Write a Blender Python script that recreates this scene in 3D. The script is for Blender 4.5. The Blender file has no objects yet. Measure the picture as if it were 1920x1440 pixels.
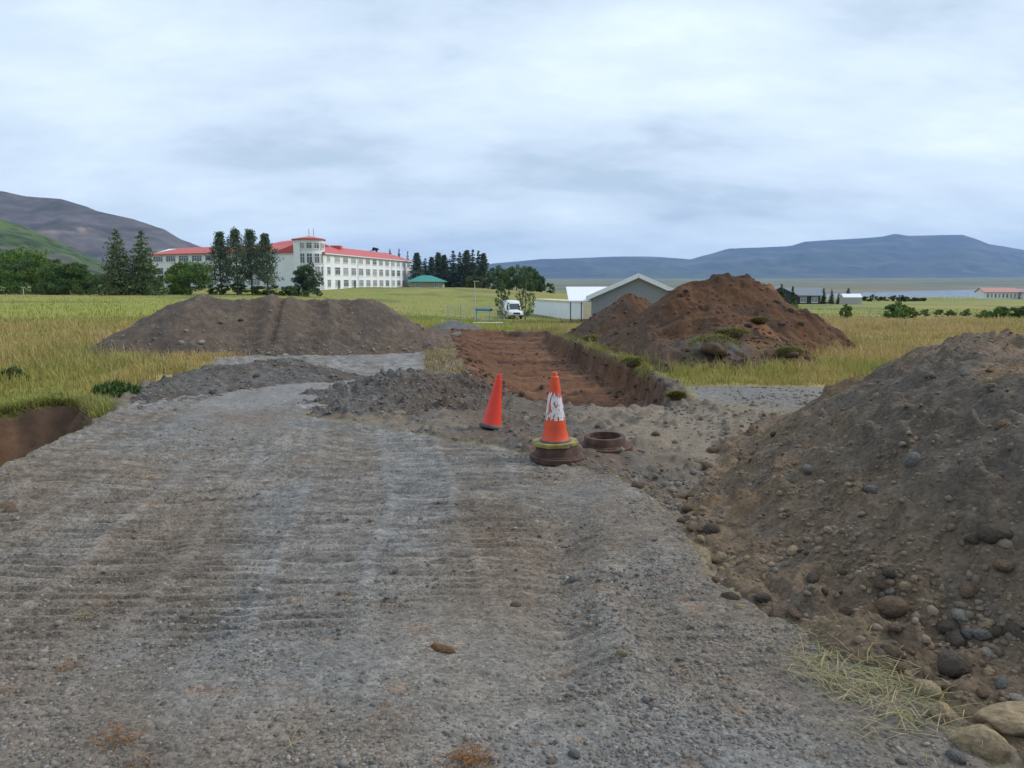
import bpy, bmesh, math, random
import numpy as np
from mathutils import Vector, Matrix

R = math.radians
SC = bpy.context.scene
COL = SC.collection

# ------------------------------------------------------------------ camera
CAM_H, F_PX, HORIZON = 1.7, 1397.0, 530.0
PITCH = math.atan((720.0 - HORIZON) / F_PX)
cam_d = bpy.data.cameras.new('camera'); cam = bpy.data.objects.new('camera', cam_d); COL.objects.link(cam)
cam.location = (0, 0, CAM_H); cam.rotation_euler = (R(90) - PITCH, 0, 0)
cam_d.sensor_width = 36.0; cam_d.lens = 36.0 * F_PX / 1920.0
cam_d.clip_start = 0.05; cam_d.clip_end = 60000.0
SC.camera = cam

# ------------------------------------------------------------------ sky, sun, exposure
SUN_EL, SUN_AZ = R(40), R(80)          # azimuth measured from +Y towards +X: the veiled sun stands to the viewer's right
world = bpy.data.worlds.new('World'); SC.world = world; world.use_nodes = True
wn, wl = world.node_tree.nodes, world.node_tree.links
wn.clear()
def W(t, **kw):
    n = wn.new(t)
    for k, v in kw.items(): setattr(n, k, v)
    return n
sky = W('ShaderNodeTexSky', sky_type='NISHITA', sun_disc=False, sun_elevation=SUN_EL, sun_rotation=SUN_AZ,
        air_density=1.0, dust_density=1.5, ozone_density=1.5)
tc = W('ShaderNodeTexCoord'); sep = W('ShaderNodeSeparateXYZ'); wl.new(tc.outputs['Generated'], sep.inputs[0])
def wmath(op, a, b=None):
    n = W('ShaderNodeMath', operation=op)
    for i, v in enumerate((a, b)):
        if v is None: continue
        if isinstance(v, (int, float)): n.inputs[i].default_value = v
        else: wl.new(v, n.inputs[i])
    return n.outputs[0]
zc = wmath('ADD', wmath('MAXIMUM', sep.outputs[2], 0.0), 0.30)
comb = W('ShaderNodeCombineXYZ')
wl.new(wmath('DIVIDE', sep.outputs[0], zc), comb.inputs[0]); wl.new(wmath('DIVIDE', sep.outputs[1], zc), comb.inputs[1])
mp = W('ShaderNodeMapping'); mp.inputs['Rotation'].default_value = (0, 0, R(-24)); mp.inputs['Scale'].default_value = (0.62, 1.1, 1.0)
mp.inputs['Location'].default_value = (3.3, 1.4, 0.7)
wl.new(comb.outputs[0], mp.inputs[0])
def wnoise(scale, detail, rough, dist):
    n = W('ShaderNodeTexNoise'); n.inputs['Scale'].default_value = scale; n.inputs['Detail'].default_value = detail
    n.inputs['Roughness'].default_value = rough; n.inputs['Distortion'].default_value = dist
    wl.new(mp.outputs[0], n.inputs['Vector']); return n.outputs['Fac']
n1 = wnoise(1.15, 8, 0.54, 0.15); n2 = wnoise(3.6, 8, 0.60, 0.2)
nmix = wmath('ADD', wmath('MULTIPLY', n1, 0.7), wmath('MULTIPLY', n2, 0.3))
ramp = W('ShaderNodeValToRGB'); wl.new(nmix, ramp.inputs[0])
cr = ramp.color_ramp
cr.elements[0].position = 0.39; cr.elements[0].color = (0.45, 0.53, 0.635, 1)
cr.elements[1].position = 0.62; cr.elements[1].color = (0.80, 0.86, 0.92, 1)
e = cr.elements.new(0.46); e.color = (0.58, 0.655, 0.76, 1)
e = cr.elements.new(0.53); e.color = (0.66, 0.74, 0.83, 1)
cl = W('ShaderNodeMix', data_type='RGBA', blend_type='MULTIPLY'); cl.inputs[0].default_value = 1.0
wl.new(ramp.outputs[0], cl.inputs[6]); cl.inputs[7].default_value = (8.7, 9.1, 9.2, 1)
thin = W('ShaderNodeMapRange'); wl.new(wnoise(0.6, 4, 0.5, 0.2), thin.inputs[0])
thin.inputs[1].default_value = 0.48; thin.inputs[2].default_value = 0.66; thin.inputs[3].default_value = 0.0; thin.inputs[4].default_value = 0.6
mx = W('ShaderNodeMix', data_type='RGBA'); wl.new(thin.outputs[0], mx.inputs[0]); wl.new(cl.outputs[2], mx.inputs[6]); wl.new(sky.outputs[0], mx.inputs[7])
bg = W('ShaderNodeBackground'); bg.inputs[1].default_value = 0.1; wl.new(mx.outputs[2], bg.inputs[0])
wo = W('ShaderNodeOutputWorld'); wl.new(bg.outputs[0], wo.inputs[0])

sun_d = bpy.data.lights.new('sun', 'SUN'); sun_d.energy = 1.5; sun_d.angle = R(18); sun_d.color = (1.0, 0.95, 0.88)
sun = bpy.data.objects.new('sun', sun_d); COL.objects.link(sun)
sd = Vector((math.sin(SUN_AZ) * math.cos(SUN_EL), math.cos(SUN_AZ) * math.cos(SUN_EL), math.sin(SUN_EL)))
sun.rotation_euler = sd.to_track_quat('Z', 'Y').to_euler(); sun.location = (0, -20, 60)

SC.view_settings.view_transform = 'Standard'; SC.view_settings.look = 'None'
SC.view_settings.exposure = 0.58; SC.view_settings.gamma = 1.0; SC.view_settings.use_curve_mapping = False
SC.render.engine = 'CYCLES'
SC.cycles.max_bounces = 5; SC.cycles.diffuse_bounces = 3; SC.cycles.glossy_bounces = 2; SC.cycles.transmission_bounces = 2
SC.cycles.volume_bounces = 1; SC.cycles.use_denoising = True
SC.cycles.caustics_reflective = False; SC.cycles.caustics_refractive = False

# ------------------------------------------------------------------ helpers
def at(px, py, z=None, Y=None):
    """world point seen at a photo pixel, on the height z or at the distance Y"""
    dx = (px - 960) / F_PX; dv = (720 - py) / F_PX
    y = math.cos(PITCH) + dv * math.sin(PITCH); zz = -math.sin(PITCH) + dv * math.cos(PITCH)
    t = Y / y if Y is not None else (z - CAM_H) / zz
    return Vector((dx * t, y * t, CAM_H + zz * t))

rng = np.random.default_rng(11)
random.seed(5)

_TAB = np.random.default_rng(77).random((1024, 1024)).astype(np.float32).ravel()
def vn(x, y, seed=0):
    x = np.asarray(x, np.float64); y = np.asarray(y, np.float64)
    ix = np.floor(x); iy = np.floor(y); fx = (x - ix).astype(np.float32); fy = (y - iy).astype(np.float32)
    ux = fx * fx * (3 - 2 * fx); uy = fy * fy * (3 - 2 * fy)
    i0 = (ix.astype(np.int64) + seed * 131) & 1023; i1 = (i0 + 1) & 1023
    j0 = ((iy.astype(np.int64) + seed * 57) & 1023) << 10; j1 = (j0 + 1024) & 1048575
    a = _TAB[j0 + i0]; c = _TAB[j1 + i0]
    a = a + (_TAB[j0 + i1] - a) * ux; c = c + (_TAB[j1 + i1] - c) * ux
    return a + (c - a) * uy
def fbm(x, y, octv=4, seed=0, gain=0.5):
    s = 0; a = 1.0; t = 0.0
    for i in range(octv):
        s = s + a * vn(np.asarray(x) * 2.03 ** i + 17.3 * i, np.asarray(y) * 2.03 ** i - 9.1 * i, seed + i); t += a; a *= gain
    return s / t                      # 0..1
def sstep(a, b, x):
    t = np.clip((x - a) / (b - a), 0, 1); return t * t * (3 - 2 * t)
def lerp(a, b, t): return a + (b - a) * t
def mixc(c, new, m):
    return c * (1 - m[..., None]) + np.asarray(new) * m[..., None]

def poly_sd(poly, x, y):
    """signed distance to a polygon, positive inside"""
    P = np.asarray(poly, float); n = len(P)
    d = np.full(x.shape, 1e18); inside = np.zeros(x.shape, bool)
    for i in range(n):
        a = P[i]; b = P[(i + 1) % n]; ex, ey = b - a; wx = x - a[0]; wy = y - a[1]
        t = np.clip((wx * ex + wy * ey) / (ex * ex + ey * ey + 1e-12), 0, 1)
        d = np.minimum(d, (wx - ex * t) ** 2 + (wy - ey * t) ** 2)
        c = ((a[1] > y) != (b[1] > y)) & (x < (b[0] - a[0]) * (y - a[1]) / (b[1] - a[1] + 1e-12) + a[0])
        inside ^= c
    return np.where(inside, 1, -1) * np.sqrt(d)
def ridge(x, y, segs):
    """union of sloping ridges (x0,y0,z0,x1,y1,z1,slope)"""
    h = np.full(x.shape, -9.0)
    for (x0, y0, z0, x1, y1, z1, s) in segs:
        ex, ey = x1 - x0, y1 - y0
        t = np.clip(((x - x0) * ex + (y - y0) * ey) / (ex * ex + ey * ey + 1e-9), 0, 1)
        d = np.hypot(x - x0 - ex * t, y - y0 - ey * t)
        v = z0 + (z1 - z0) * t - s * (np.sqrt(d * d + 0.09) - 0.3)
        k = 0.12
        m = np.maximum(h, v); h = m + k * np.log1p(np.exp(-np.abs(h - v) / k)) - k * 0.2 * (np.abs(h - v) < k)
    return h

# ------------------------------------------------------------------ materials
MATS = {}
def nodes_of(name):
    m = bpy.data.materials.new(name); m.use_nodes = True
    nt = m.node_tree; nt.nodes.clear()
    out = nt.nodes.new('ShaderNodeOutputMaterial'); b = nt.nodes.new('ShaderNodeBsdfPrincipled')
    nt.links.new(b.outputs[0], out.inputs[0]); MATS[name] = m
    return m, nt, b
def plain(name, color, rough=0.6, var=0.15, scale=3.0, metal=0.0, bump=0.0, spec=0.5, wear=None, wear_scale=6.0, wear_amt=0.5):
    m, nt, b = nodes_of(name); L = nt.links
    tcn = nt.nodes.new('ShaderNodeTexCoord'); nz = nt.nodes.new('ShaderNodeTexNoise')
    nz.inputs['Scale'].default_value = scale; nz.inputs['Detail'].default_value = 5; L.new(tcn.outputs['Object'], nz.inputs['Vector'])
    rp = nt.nodes.new('ShaderNodeValToRGB'); L.new(nz.outputs['Fac'], rp.inputs[0])
    rp.color_ramp.elements[0].position = 0.3; rp.color_ramp.elements[1].position = 0.7
    rp.color_ramp.elements[0].color = tuple(c * (1 - var) for c in color) + (1,)
    rp.color_ramp.elements[1].color = tuple(min(1, c * (1 + var)) for c in color) + (1,)
    src = rp.outputs[0]
    if wear is not None:
        n2_ = nt.nodes.new('ShaderNodeTexNoise'); n2_.inputs['Scale'].default_value = wear_scale; n2_.inputs['Detail'].default_value = 7
        L.new(tcn.outputs['Object'], n2_.inputs['Vector'])
        r2 = nt.nodes.new('ShaderNodeMapRange'); r2.inputs[1].default_value = 0.5; r2.inputs[2].default_value = 0.68; r2.inputs[4].default_value = wear_amt
        L.new(n2_.outputs['Fac'], r2.inputs[0])
        mxn = nt.nodes.new('ShaderNodeMix'); mxn.data_type = 'RGBA'; L.new(r2.outputs[0], mxn.inputs[0]); L.new(src, mxn.inputs[6]); mxn.inputs[7].default_value = tuple(wear) + (1,)
        src = mxn.outputs[2]
    L.new(src, b.inputs['Base Color'])
    b.inputs['Roughness'].default_value = rough; b.inputs['Metallic'].default_value = metal; b.inputs['Specular IOR Level'].default_value = spec
    if bump:
        bp = nt.nodes.new('ShaderNodeBump'); bp.inputs['Strength'].default_value = bump; bp.inputs['Distance'].default_value = 0.02
        L.new(nz.outputs['Fac'], bp.inputs['Height']); L.new(bp.outputs[0], b.inputs['Normal'])
    return m
def soil_material(name, grain=70.0, speck=0.35, bump=0.5, dist=0.012):
    """colour from the vertex attribute, with grain, small stones and relief on top"""
    m, nt, b = nodes_of(name); L = nt.links; N = nt.nodes
    tcn = N.new('ShaderNodeTexCoord'); at_ = N.new('ShaderNodeAttribute'); at_.attribute_name = 'col'
    ag = N.new('ShaderNodeAttribute'); ag.attribute_name = 'grit'
    nz = N.new('ShaderNodeTexNoise'); nz.inputs['Scale'].default_value = 9.0; nz.inputs['Detail'].default_value = 8; nz.inputs['Roughness'].default_value = 0.68
    L.new(tcn.outputs['Object'], nz.inputs['Vector'])
    mr = N.new('ShaderNodeMapRange'); L.new(nz.outputs['Fac'], mr.inputs[0])
    mr.inputs[1].default_value = 0.25; mr.inputs[2].default_value = 0.75; mr.inputs[3].default_value = 0.68; mr.inputs[4].default_value = 1.32
    vo = N.new('ShaderNodeTexVoronoi'); vo.inputs['Scale'].default_value = grain; L.new(tcn.outputs['Object'], vo.inputs['Vector'])
    vs = N.new('ShaderNodeSeparateColor'); L.new(vo.outputs['Color'], vs.inputs[0])
    v2 = N.new('ShaderNodeMapRange'); L.new(vs.outputs[0], v2.inputs[0]); v2.inputs[3].default_value = 1 - speck; v2.inputs[4].default_value = 1 + speck
    # lerp(1, v2, grit)
    mg = N.new('ShaderNodeMix'); mg.data_type = 'FLOAT'; L.new(ag.outputs['Fac'], mg.inputs[0]); mg.inputs[2].default_value = 1.0; L.new(v2.outputs[0], mg.inputs[3])
    mu = N.new('ShaderNodeMath'); mu.operation = 'MULTIPLY'; L.new(mr.outputs[0], mu.inputs[0]); L.new(mg.outputs[0], mu.inputs[1])
    mc = N.new('ShaderNodeMix'); mc.data_type = 'RGBA'; mc.blend_type = 'MULTIPLY'; mc.inputs[0].default_value = 1.0
    L.new(at_.outputs['Color'], mc.inputs[6]); L.new(mu.outputs[0], mc.inputs[7]); L.new(mc.outputs[2], b.inputs['Base Color'])
    b.inputs['Roughness'].default_value = 0.93; b.inputs['Specular IOR Level'].default_value = 0.25
    nb = N.new('ShaderNodeTexNoise'); nb.inputs['Scale'].default_value = 38.0; nb.inputs['Detail'].default_value = 6; nb.inputs['Roughness'].default_value = 0.7
    L.new(tcn.outputs['Object'], nb.inputs['Vector'])
    vm = N.new('ShaderNodeMath'); vm.operation = 'MULTIPLY'; L.new(vo.outputs['Distance'], vm.inputs[0]); L.new(ag.outputs['Fac'], vm.inputs[1])
    ba = N.new('ShaderNodeMath'); ba.operation = 'SUBTRACT'; L.new(nb.outputs['Fac'], ba.inputs[0]); L.new(vm.outputs[0], ba.inputs[1])
    bp = N.new('ShaderNodeBump'); bp.inputs['Strength'].default_value = bump; bp.inputs['Distance'].default_value = dist
    L.new(ba.outputs[0], bp.inputs['Height']); L.new(bp.outputs[0], b.inputs['Normal'])
    return m
def attr_material(name, rough=0.8, var=0.2, scale=12.0, spec=0.2, translucent=0.0):
    m, nt, b = nodes_of(name); L = nt.links; N = nt.nodes
    a = N.new('ShaderNodeAttribute'); a.attribute_name = 'col'
    L.new(a.outputs['Color'], b.inputs['Base Color']); b.inputs['Roughness'].default_value = rough; b.inputs['Specular IOR Level'].default_value = spec
    if translucent:
        t = N.new('ShaderNodeBsdfTranslucent'); L.new(a.outputs['Color'], t.inputs[0]); mxs = N.new('ShaderNodeMixShader'); mxs.inputs[0].default_value = translucent
        out = [n for n in N if n.type == 'OUTPUT_MATERIAL'][0]
        L.new(b.outputs[0], mxs.inputs[1]); L.new(t.outputs[0], mxs.inputs[2]); L.new(mxs.outputs[0], out.inputs[0])
    return m

M_GROUND = soil_material('ground_surface')
M_HEAP = soil_material('heap_soil', grain=45.0, speck=0.3, bump=0.7, dist=0.02)
M_MOUNT = soil_material('mountain_slope', grain=0.02, speck=0.1, bump=0.0)
for _n in M_MOUNT.node_tree.nodes:
    if _n.type == 'TEX_NOISE' and abs(_n.inputs['Scale'].default_value - 9.0) < 1e-3: _n.inputs['Scale'].default_value = 0.02; _n.inputs['Detail'].default_value = 10; _n.inputs['Roughness'].default_value = 0.72
M_LEAF = attr_material('leaf', rough=0.75, translucent=0.25)
M_GRASS = attr_material('grass_blade', rough=0.8, translucent=0.3)
M_PEBBLE = attr_material('pebble', rough=0.85, spec=0.3)
M_STONE = attr_material('stone', rough=0.85, spec=0.3)

# ------------------------------------------------------------------ object helpers
def mesh_np(name, verts, faces, mat=None, col=None, grit=None, smooth=True):
    """faces: list of (k, array) blocks of k-gons"""
    me = bpy.data.meshes.new(name)
    verts = np.asarray(verts, np.float32)
    if not isinstance(faces, list): faces = [faces]
    loops = np.concatenate([f.ravel() for f in faces]).astype(np.int32)
    sizes = np.concatenate([np.full(len(f), f.shape[1]) for f in faces]).astype(np.int32)
    starts = np.concatenate([[0], np.cumsum(sizes)[:-1]]).astype(np.int32)
    me.vertices.add(len(verts)); me.vertices.foreach_set('co', verts.ravel())
    me.loops.add(len(loops)); me.loops.foreach_set('vertex_index', loops)
    me.polygons.add(len(sizes)); me.polygons.foreach_set('loop_start', starts); me.polygons.foreach_set('loop_total', sizes)
    if smooth: me.polygons.foreach_set('use_smooth', np.ones(len(sizes), bool))
    me.update(calc_edges=True); me.validate()
    if col is not None:
        a = me.attributes.new('col', 'FLOAT_COLOR', 'POINT')
        c = np.ones((len(verts), 4), np.float32); c[:, :3] = np.clip(col, 0, 1); a.data.foreach_set('color', c.ravel())
    if grit is not None:
        a = me.attributes.new('grit', 'FLOAT', 'POINT'); a.data.foreach_set('value', np.asarray(grit, np.float32))
    if mat is not None: me.materials.append(mat)
    return me
def put(name, me, parent=None, loc=(0, 0, 0), rot=(0, 0, 0), scale=(1, 1, 1)):
    o = bpy.data.objects.new(name, me); COL.objects.link(o)
    o.location = loc; o.rotation_euler = rot; o.scale = scale
    if parent is not None: o.parent = parent
    return o
def tag(o, label, cat, group=None):
    o['label'] = label; o['category'] = cat
    if group: o['group'] = group
    return o
def thing(name, label, cat, loc=(0, 0, 0), rz=0.0, group=None):
    o = bpy.data.objects.new(name, None); COL.objects.link(o); o.empty_display_size = 0.2
    o.location = loc; o.rotation_euler = (0, 0, rz)
    return tag(o, label, cat, group)
def struct(o): o['kind'] = 'structure'; return o
def stuff(o, label, cat=None):
    o['kind'] = 'stuff'; o['label'] = label
    if cat: o['category'] = cat
    return o

class MB:
    """collects boxes, prisms and lathes into one mesh"""
    def __init__(s): s.v = []; s.f = []
    def add(s, vs, fs):
        n = len(s.v); s.v += [tuple(v) for v in vs]; s.f += [tuple(i + n for i in f) for f in fs]; return s
    def box(s, x0, x1, y0, y1, z0, z1):
        return s.add([(x0, y0, z0), (x1, y0, z0), (x1, y1, z0), (x0, y1, z0), (x0, y0, z1), (x1, y0, z1), (x1, y1, z1), (x0, y1, z1)],
                     [(0, 3, 2, 1), (4, 5, 6, 7), (0, 1, 5, 4), (1, 2, 6, 5), (2, 3, 7, 6), (3, 0, 4, 7)])
    def prism(s, pts, z0, z1):
        n = len(pts); vs = [(p[0], p[1], z0) for p in pts] + [(p[0], p[1], z1) for p in pts]
        return s.add(vs, [tuple(range(n - 1, -1, -1)), tuple(range(n, 2 * n))] + [(i, (i + 1) % n, n + (i + 1) % n, n + i) for i in range(n)])
    def xprism(s, pts, x0, x1):
        """outline in (y, z), pushed along x"""
        n = len(pts); vs = [(x0, p[0], p[1]) for p in pts] + [(x1, p[0], p[1]) for p in pts]
        return s.add(vs, [tuple(range(n)), tuple(range(2 * n - 1, n - 1, -1))] + [(i, n + i, n + (i + 1) % n, (i + 1) % n) for i in range(n)])
    def lathe(s, prof, n=24, cx=0, cy=0, cz=0, squash=1.0):
        vs = []; fs = []
        for (r, z) in prof:
            for k in range(n):
                a = 2 * math.pi * k / n; vs.append((cx + r * math.cos(a), cy + squash * r * math.sin(a), cz + z))
        for i in range(len(prof) - 1):
            for k in range(n):
                k2 = (k + 1) % n; fs.append((i * n + k, i * n + k2, (i + 1) * n + k2, (i + 1) * n + k))
        return s.add(vs, fs)
    def tube(s, pts, r0, r1=None, n=7):
        r1 = r0 if r1 is None else r1; P = [Vector(p) for p in pts]; vs = []; fs = []; m = len(P)
        for i, p in enumerate(P):
            t = (P[min(i + 1, m - 1)] - P[max(i - 1, 0)]).normalized()
            u = t.orthogonal().normalized(); w = t.cross(u); r = r0 + (r1 - r0) * i / max(1, m - 1)
            if i == 0: u0 = u
            else:
                u = (u0 - t * u0.dot(t)).normalized(); u0 = u; w = t.cross(u)
            for k in range(n):
                a = 2 * math.pi * k / n; vs.append(p + u * (r * math.cos(a)) + w * (r * math.sin(a)))
        for i in range(m - 1):
            for k in range(n):
                k2 = (k + 1) % n; fs.append((i * n + k, i * n + k2, (i + 1) * n + k2, (i + 1) * n + k))
        fs.append(tuple(range(n - 1, -1, -1))); fs.append(tuple((m - 1) * n + k for k in range(n)))
        return s.add(vs, fs)
    def mesh(s, name, mat, smooth=False, bevel=0.0):
        me = bpy.data.meshes.new(name); me.from_pydata(s.v, [], s.f)
        bm = bmesh.new(); bm.from_mesh(me); bmesh.ops.recalc_face_normals(bm, faces=bm.faces)
        if bevel: bmesh.ops.bevel(bm, geom=[e for e in bm.edges if e.calc_face_angle(0) > 0.6], offset=bevel, segments=2, affect='EDGES', clamp_overlap=True)
        if smooth:
            for f in bm.faces: f.smooth = True
            for e_ in bm.edges: e_.smooth = e_.calc_face_angle(0) < 0.7
        bm.to_mesh(me); bm.free(); me.materials.append(mat); return me
    def build(s, name, mat, parent=None, loc=(0, 0, 0), rot=(0, 0, 0), smooth=False, bevel=0.0):
        return put(name, s.mesh(name, mat, smooth, bevel), parent, loc, rot)

# ================================================================== TERRAIN
B_AX = np.array([-0.8, -0.5, -0.3, -0.17, -0.03, 0.1, 0.25, 0.5, 0.8])
D_AX = np.array([0, 25, 40, 60, 85, 110, 140, 190, 225, 300, 450, 700, 1000], float)
Z_TB = np.array([
    [0, 0, -.05, -.05, 0, 0, 0, .2, .3, .3, 0, -5, -9],
    [0, 0, -.05, -.1, -.1, -.05, 0, .25, .3, .3, 0, -5, -9],
    [0, 0, -.2, -.5, -.6, -.5, -.2, .25, .3, .3, -1, -6, -11],
    [0, -.1, -.6, -1.4, -2.1, -2.3, -1.5, .2, .3, .2, -2, -8, -12],
    [0, -.15, -.85, -2.0, -3.0, -3.6, -2.9, -.2, .15, -.2, -3, -10, -13],
    [0, -.15, -.85, -2.0, -3.0, -3.6, -3.7, -2.6, -2.3, -3, -6, -11, -13],
    [0, -.05, -.45, -1.2, -2.2, -2.8, -3.3, -4.0, -4.3, -5, -8, -12, -13],
    [0, 0, -.35, -1.3, -2.1, -2.7, -3.2, -4.0, -4.4, -5.2, -6.6, -13, -13],
    [0, 0, -.3, -1.2, -2.0, -2.6, -3.1, -4.0, -4.4, -5.2, -6.6, -13, -13]])
_NB, _ND = 161, 401
_bb = np.linspace(-0.8, 0.8, _NB); _dd = np.linspace(0, 1, _ND)          # distance axis: d = 1000 * t^2.2
_dr = 1000 * _dd ** 2.2
_t1 = np.stack([np.interp(_dr, D_AX, Z_TB[i]) for i in range(len(B_AX))])
_t2 = np.stack([np.interp(_bb, B_AX, _t1[:, j]) for j in range(_ND)], 1)
for _ in range(30):
    _t2[1:-1] = (_t2[:-2] + 2 * _t2[1:-1] + _t2[2:]) / 4
    _t2[:, 1:-1] = (_t2[:, :-2] + 2 * _t2[:, 1:-1] + _t2[:, 2:]) / 4
LAKE_Z = -14.0
LAKE = [(215, 610), (700, 600), (2200, 900), (3600, 2600), (2000, 2300), (1330, 2010), (900, 1560), (640, 1300), (470, 1090), (330, 930), (240, 760)]
def base_z(x, y):
    d = np.maximum(y, 0.0); dist = np.hypot(x, y)
    b = np.clip(x / np.maximum(y, 1.0), -0.8, 0.8)
    u = (b + 0.8) / 1.6 * (_NB - 1); v = (np.clip(d, 0, 1000) / 1000) ** (1 / 2.2) * (_ND - 1)
    i = np.clip(u.astype(int), 0, _NB - 2); j = np.clip(v.astype(int), 0, _ND - 2); fu = u - i; fv = v - j
    z = (_t2[i, j] * (1 - fu) + _t2[i + 1, j] * fu) * (1 - fv) + (_t2[i, j + 1] * (1 - fu) + _t2[i + 1, j + 1] * fu) * fv
    far = sstep(1000, 6000, dist)
    z = z + far * 45.0 * np.clip(dist / 6000, 0, 1.5)
    m = y > 40
    if m.any():
        z = z + m * sstep(40, 120, y) * (fbm(x / 22, y / 22, 3, 40) - 0.5) * 0.7
    f = dist > 300
    if f.any():
        l = poly_sd(LAKE, x[f], y[f]); zf = z[f]
        z[f] = np.where(l > -60, lerp(np.maximum(zf, LAKE_Z + 0.8), LAKE_Z - 3.0, sstep(-4, 25, l)), zf)
    return z

ROAD = [(-3.7, -3), (-3.75, 3), (-3.85, 5.2), (-4.35, 6.0), (-4.62, 6.6), (-4.7, 7.1), (-4.9, 8.1), (-5.05, 8.9), (-5.2, 9.6), (-5.55, 11), (-5.6, 12.6), (-5.9, 14.6), (-6.6, 16.4), (-5.6, 18), (-4.2, 19.4),
        (-2.7, 21.0), (-2.3, 19.4), (-1.7, 14.7), (-2.25, 13.6), (-2.8, 11.9), (-2.7, 9.6), (-1.3, 8.7), (-0.2, 7.9), (0.25, 7.3), (0.75, 6.9), (1.2, 6.0), (1.3, 5.2), (1.2, 4.1), (1.4, 3.5), (1.75, 2.6), (2.2, 1), (3, -3)]
DITCH = [(-4.63, 6.3), (-4.72, 7.1), (-4.95, 8.2), (-5.1, 8.9), (-5.35, 9.5), (-5.9, 10.3), (-6.4, 10.2), (-6.75, 9.6), (-7.6, 8.6), (-9.5, 7.2), (-13, 5), (-12, 3), (-8, 3.6), (-5.6, 5.0)]
TRENCH = [(2.3, 10.3), (2.62, 12.4), (2.68, 15.2), (2.45, 18), (2.1, 21), (1.85, 25), (1.65, 30), (1.9, 37.5), (-2.9, 37.5), (-2.6, 31), (-2.05, 25), (-1.4, 18.6), (-0.95, 15.5), (-0.7, 13), (0.3, 10.4)]
SOILY = [(-2.75, 9.5), (-2.8, 11.9), (-2.3, 13.8), (-1.75, 14.7), (-2.1, 17), (-2.5, 20.0), (-2.9, 22.5), (-4.5, 27), (-5.5, 33), (-4.2, 38.5), (2.3, 38.8), (2.2, 30), (2.3, 22), (2.75, 15), (2.95, 12.8), (2.75, 11.2),
         (3.0, 10.0), (3.8, 8.6), (4.3, 7.5), (2.2, 6.2), (1.45, 5.4), (1.15, 6.1), (0.75, 6.9), (0.2, 7.4), (-0.3, 7.9), (-1.3, 8.6)]
PADR = [(2.75, 10.6), (2.9, 12.3), (4.3, 12.35), (5.8, 12.2), (9, 11.5), (9, 7), (3.6, 8.7)]
SHELF = [(0.62, 7.1), (1.05, 6.1), (1.15, 5.2), (1.1, 4.1), (1.3, 3.4), (1.7, 2.5), (2.2, 1), (3, -3), (9, -3), (9, 8), (3.6, 9.0), (1.6, 8.6)]

def track_marks(x, y, ang, pitch, seed):
    u = x * math.cos(ang) + y * math.sin(ang); v = -x * math.sin(ang) + y * math.cos(ang)
    v = v + 0.10 * (fbm(u * 0.9, v * 1.3, 2, seed) - 0.5) + 0.05 * (vn(u * 4, v * 4, seed + 9) - 0.5)
    return np.clip(np.sin(2 * math.pi * v / pitch), -0.55, 1.0)
def cleats(x, y, ang, pitch, seed):
    """pressed bars of a crawler track: flat crests with narrow broken grooves"""
    u = x * math.cos(ang) + y * math.sin(ang); v = -x * math.sin(ang) + y * math.cos(ang)
    v = v + 0.09 * (fbm(u * 0.8, v * 1.1, 3, seed) - 0.5) + 0.022 * (fbm(u * 5, v * 5, 2, seed + 9) - 0.5)
    ph = (v / pitch) % 1.0; g_ = np.exp(-((ph - 0.5) / 0.17) ** 2)
    brk = 0.25 + 0.75 * sstep(0.28, 0.48, fbm(u * 1.5, np.floor(v / pitch) * 3.7, 2, seed + 4))
    return -g_ * brk + 0.35 * np.exp(-((ph - 0.78) / 0.12) ** 2) * brk

def ground(x, y, want_col=True):
    """height, colour and grit of the ground sheet"""
    x = np.asarray(x, float); y = np.asarray(y, float)
    nr_ = np.hypot(x, y) < 58
    z = np.zeros_like(x); fr = ~nr_
    if not want_col:
        if nr_.any(): z[nr_] = ground_near(x[nr_], y[nr_], False)
        if fr.any(): z[fr] = base_z(x[fr], y[fr])
        return z
    c = np.zeros(x.shape + (3,)); g = np.zeros_like(x); info = {}
    if nr_.any():
        z[nr_], c[nr_], g[nr_], info = ground_near(x[nr_], y[nr_])
    if fr.any():
        z[fr] = base_z(x[fr], y[fr]); cf = grass_ground_col(x[fr], y[fr]); df = np.hypot(x[fr], y[fr])
        lk_ = poly_sd(LAKE, x[fr], y[fr]); c[fr] = mixc(cf, (0.20, 0.17, 0.12), sstep(-40, -5, lk_) * (df > 300) * 0.6)
    return z, c, g, info
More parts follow.
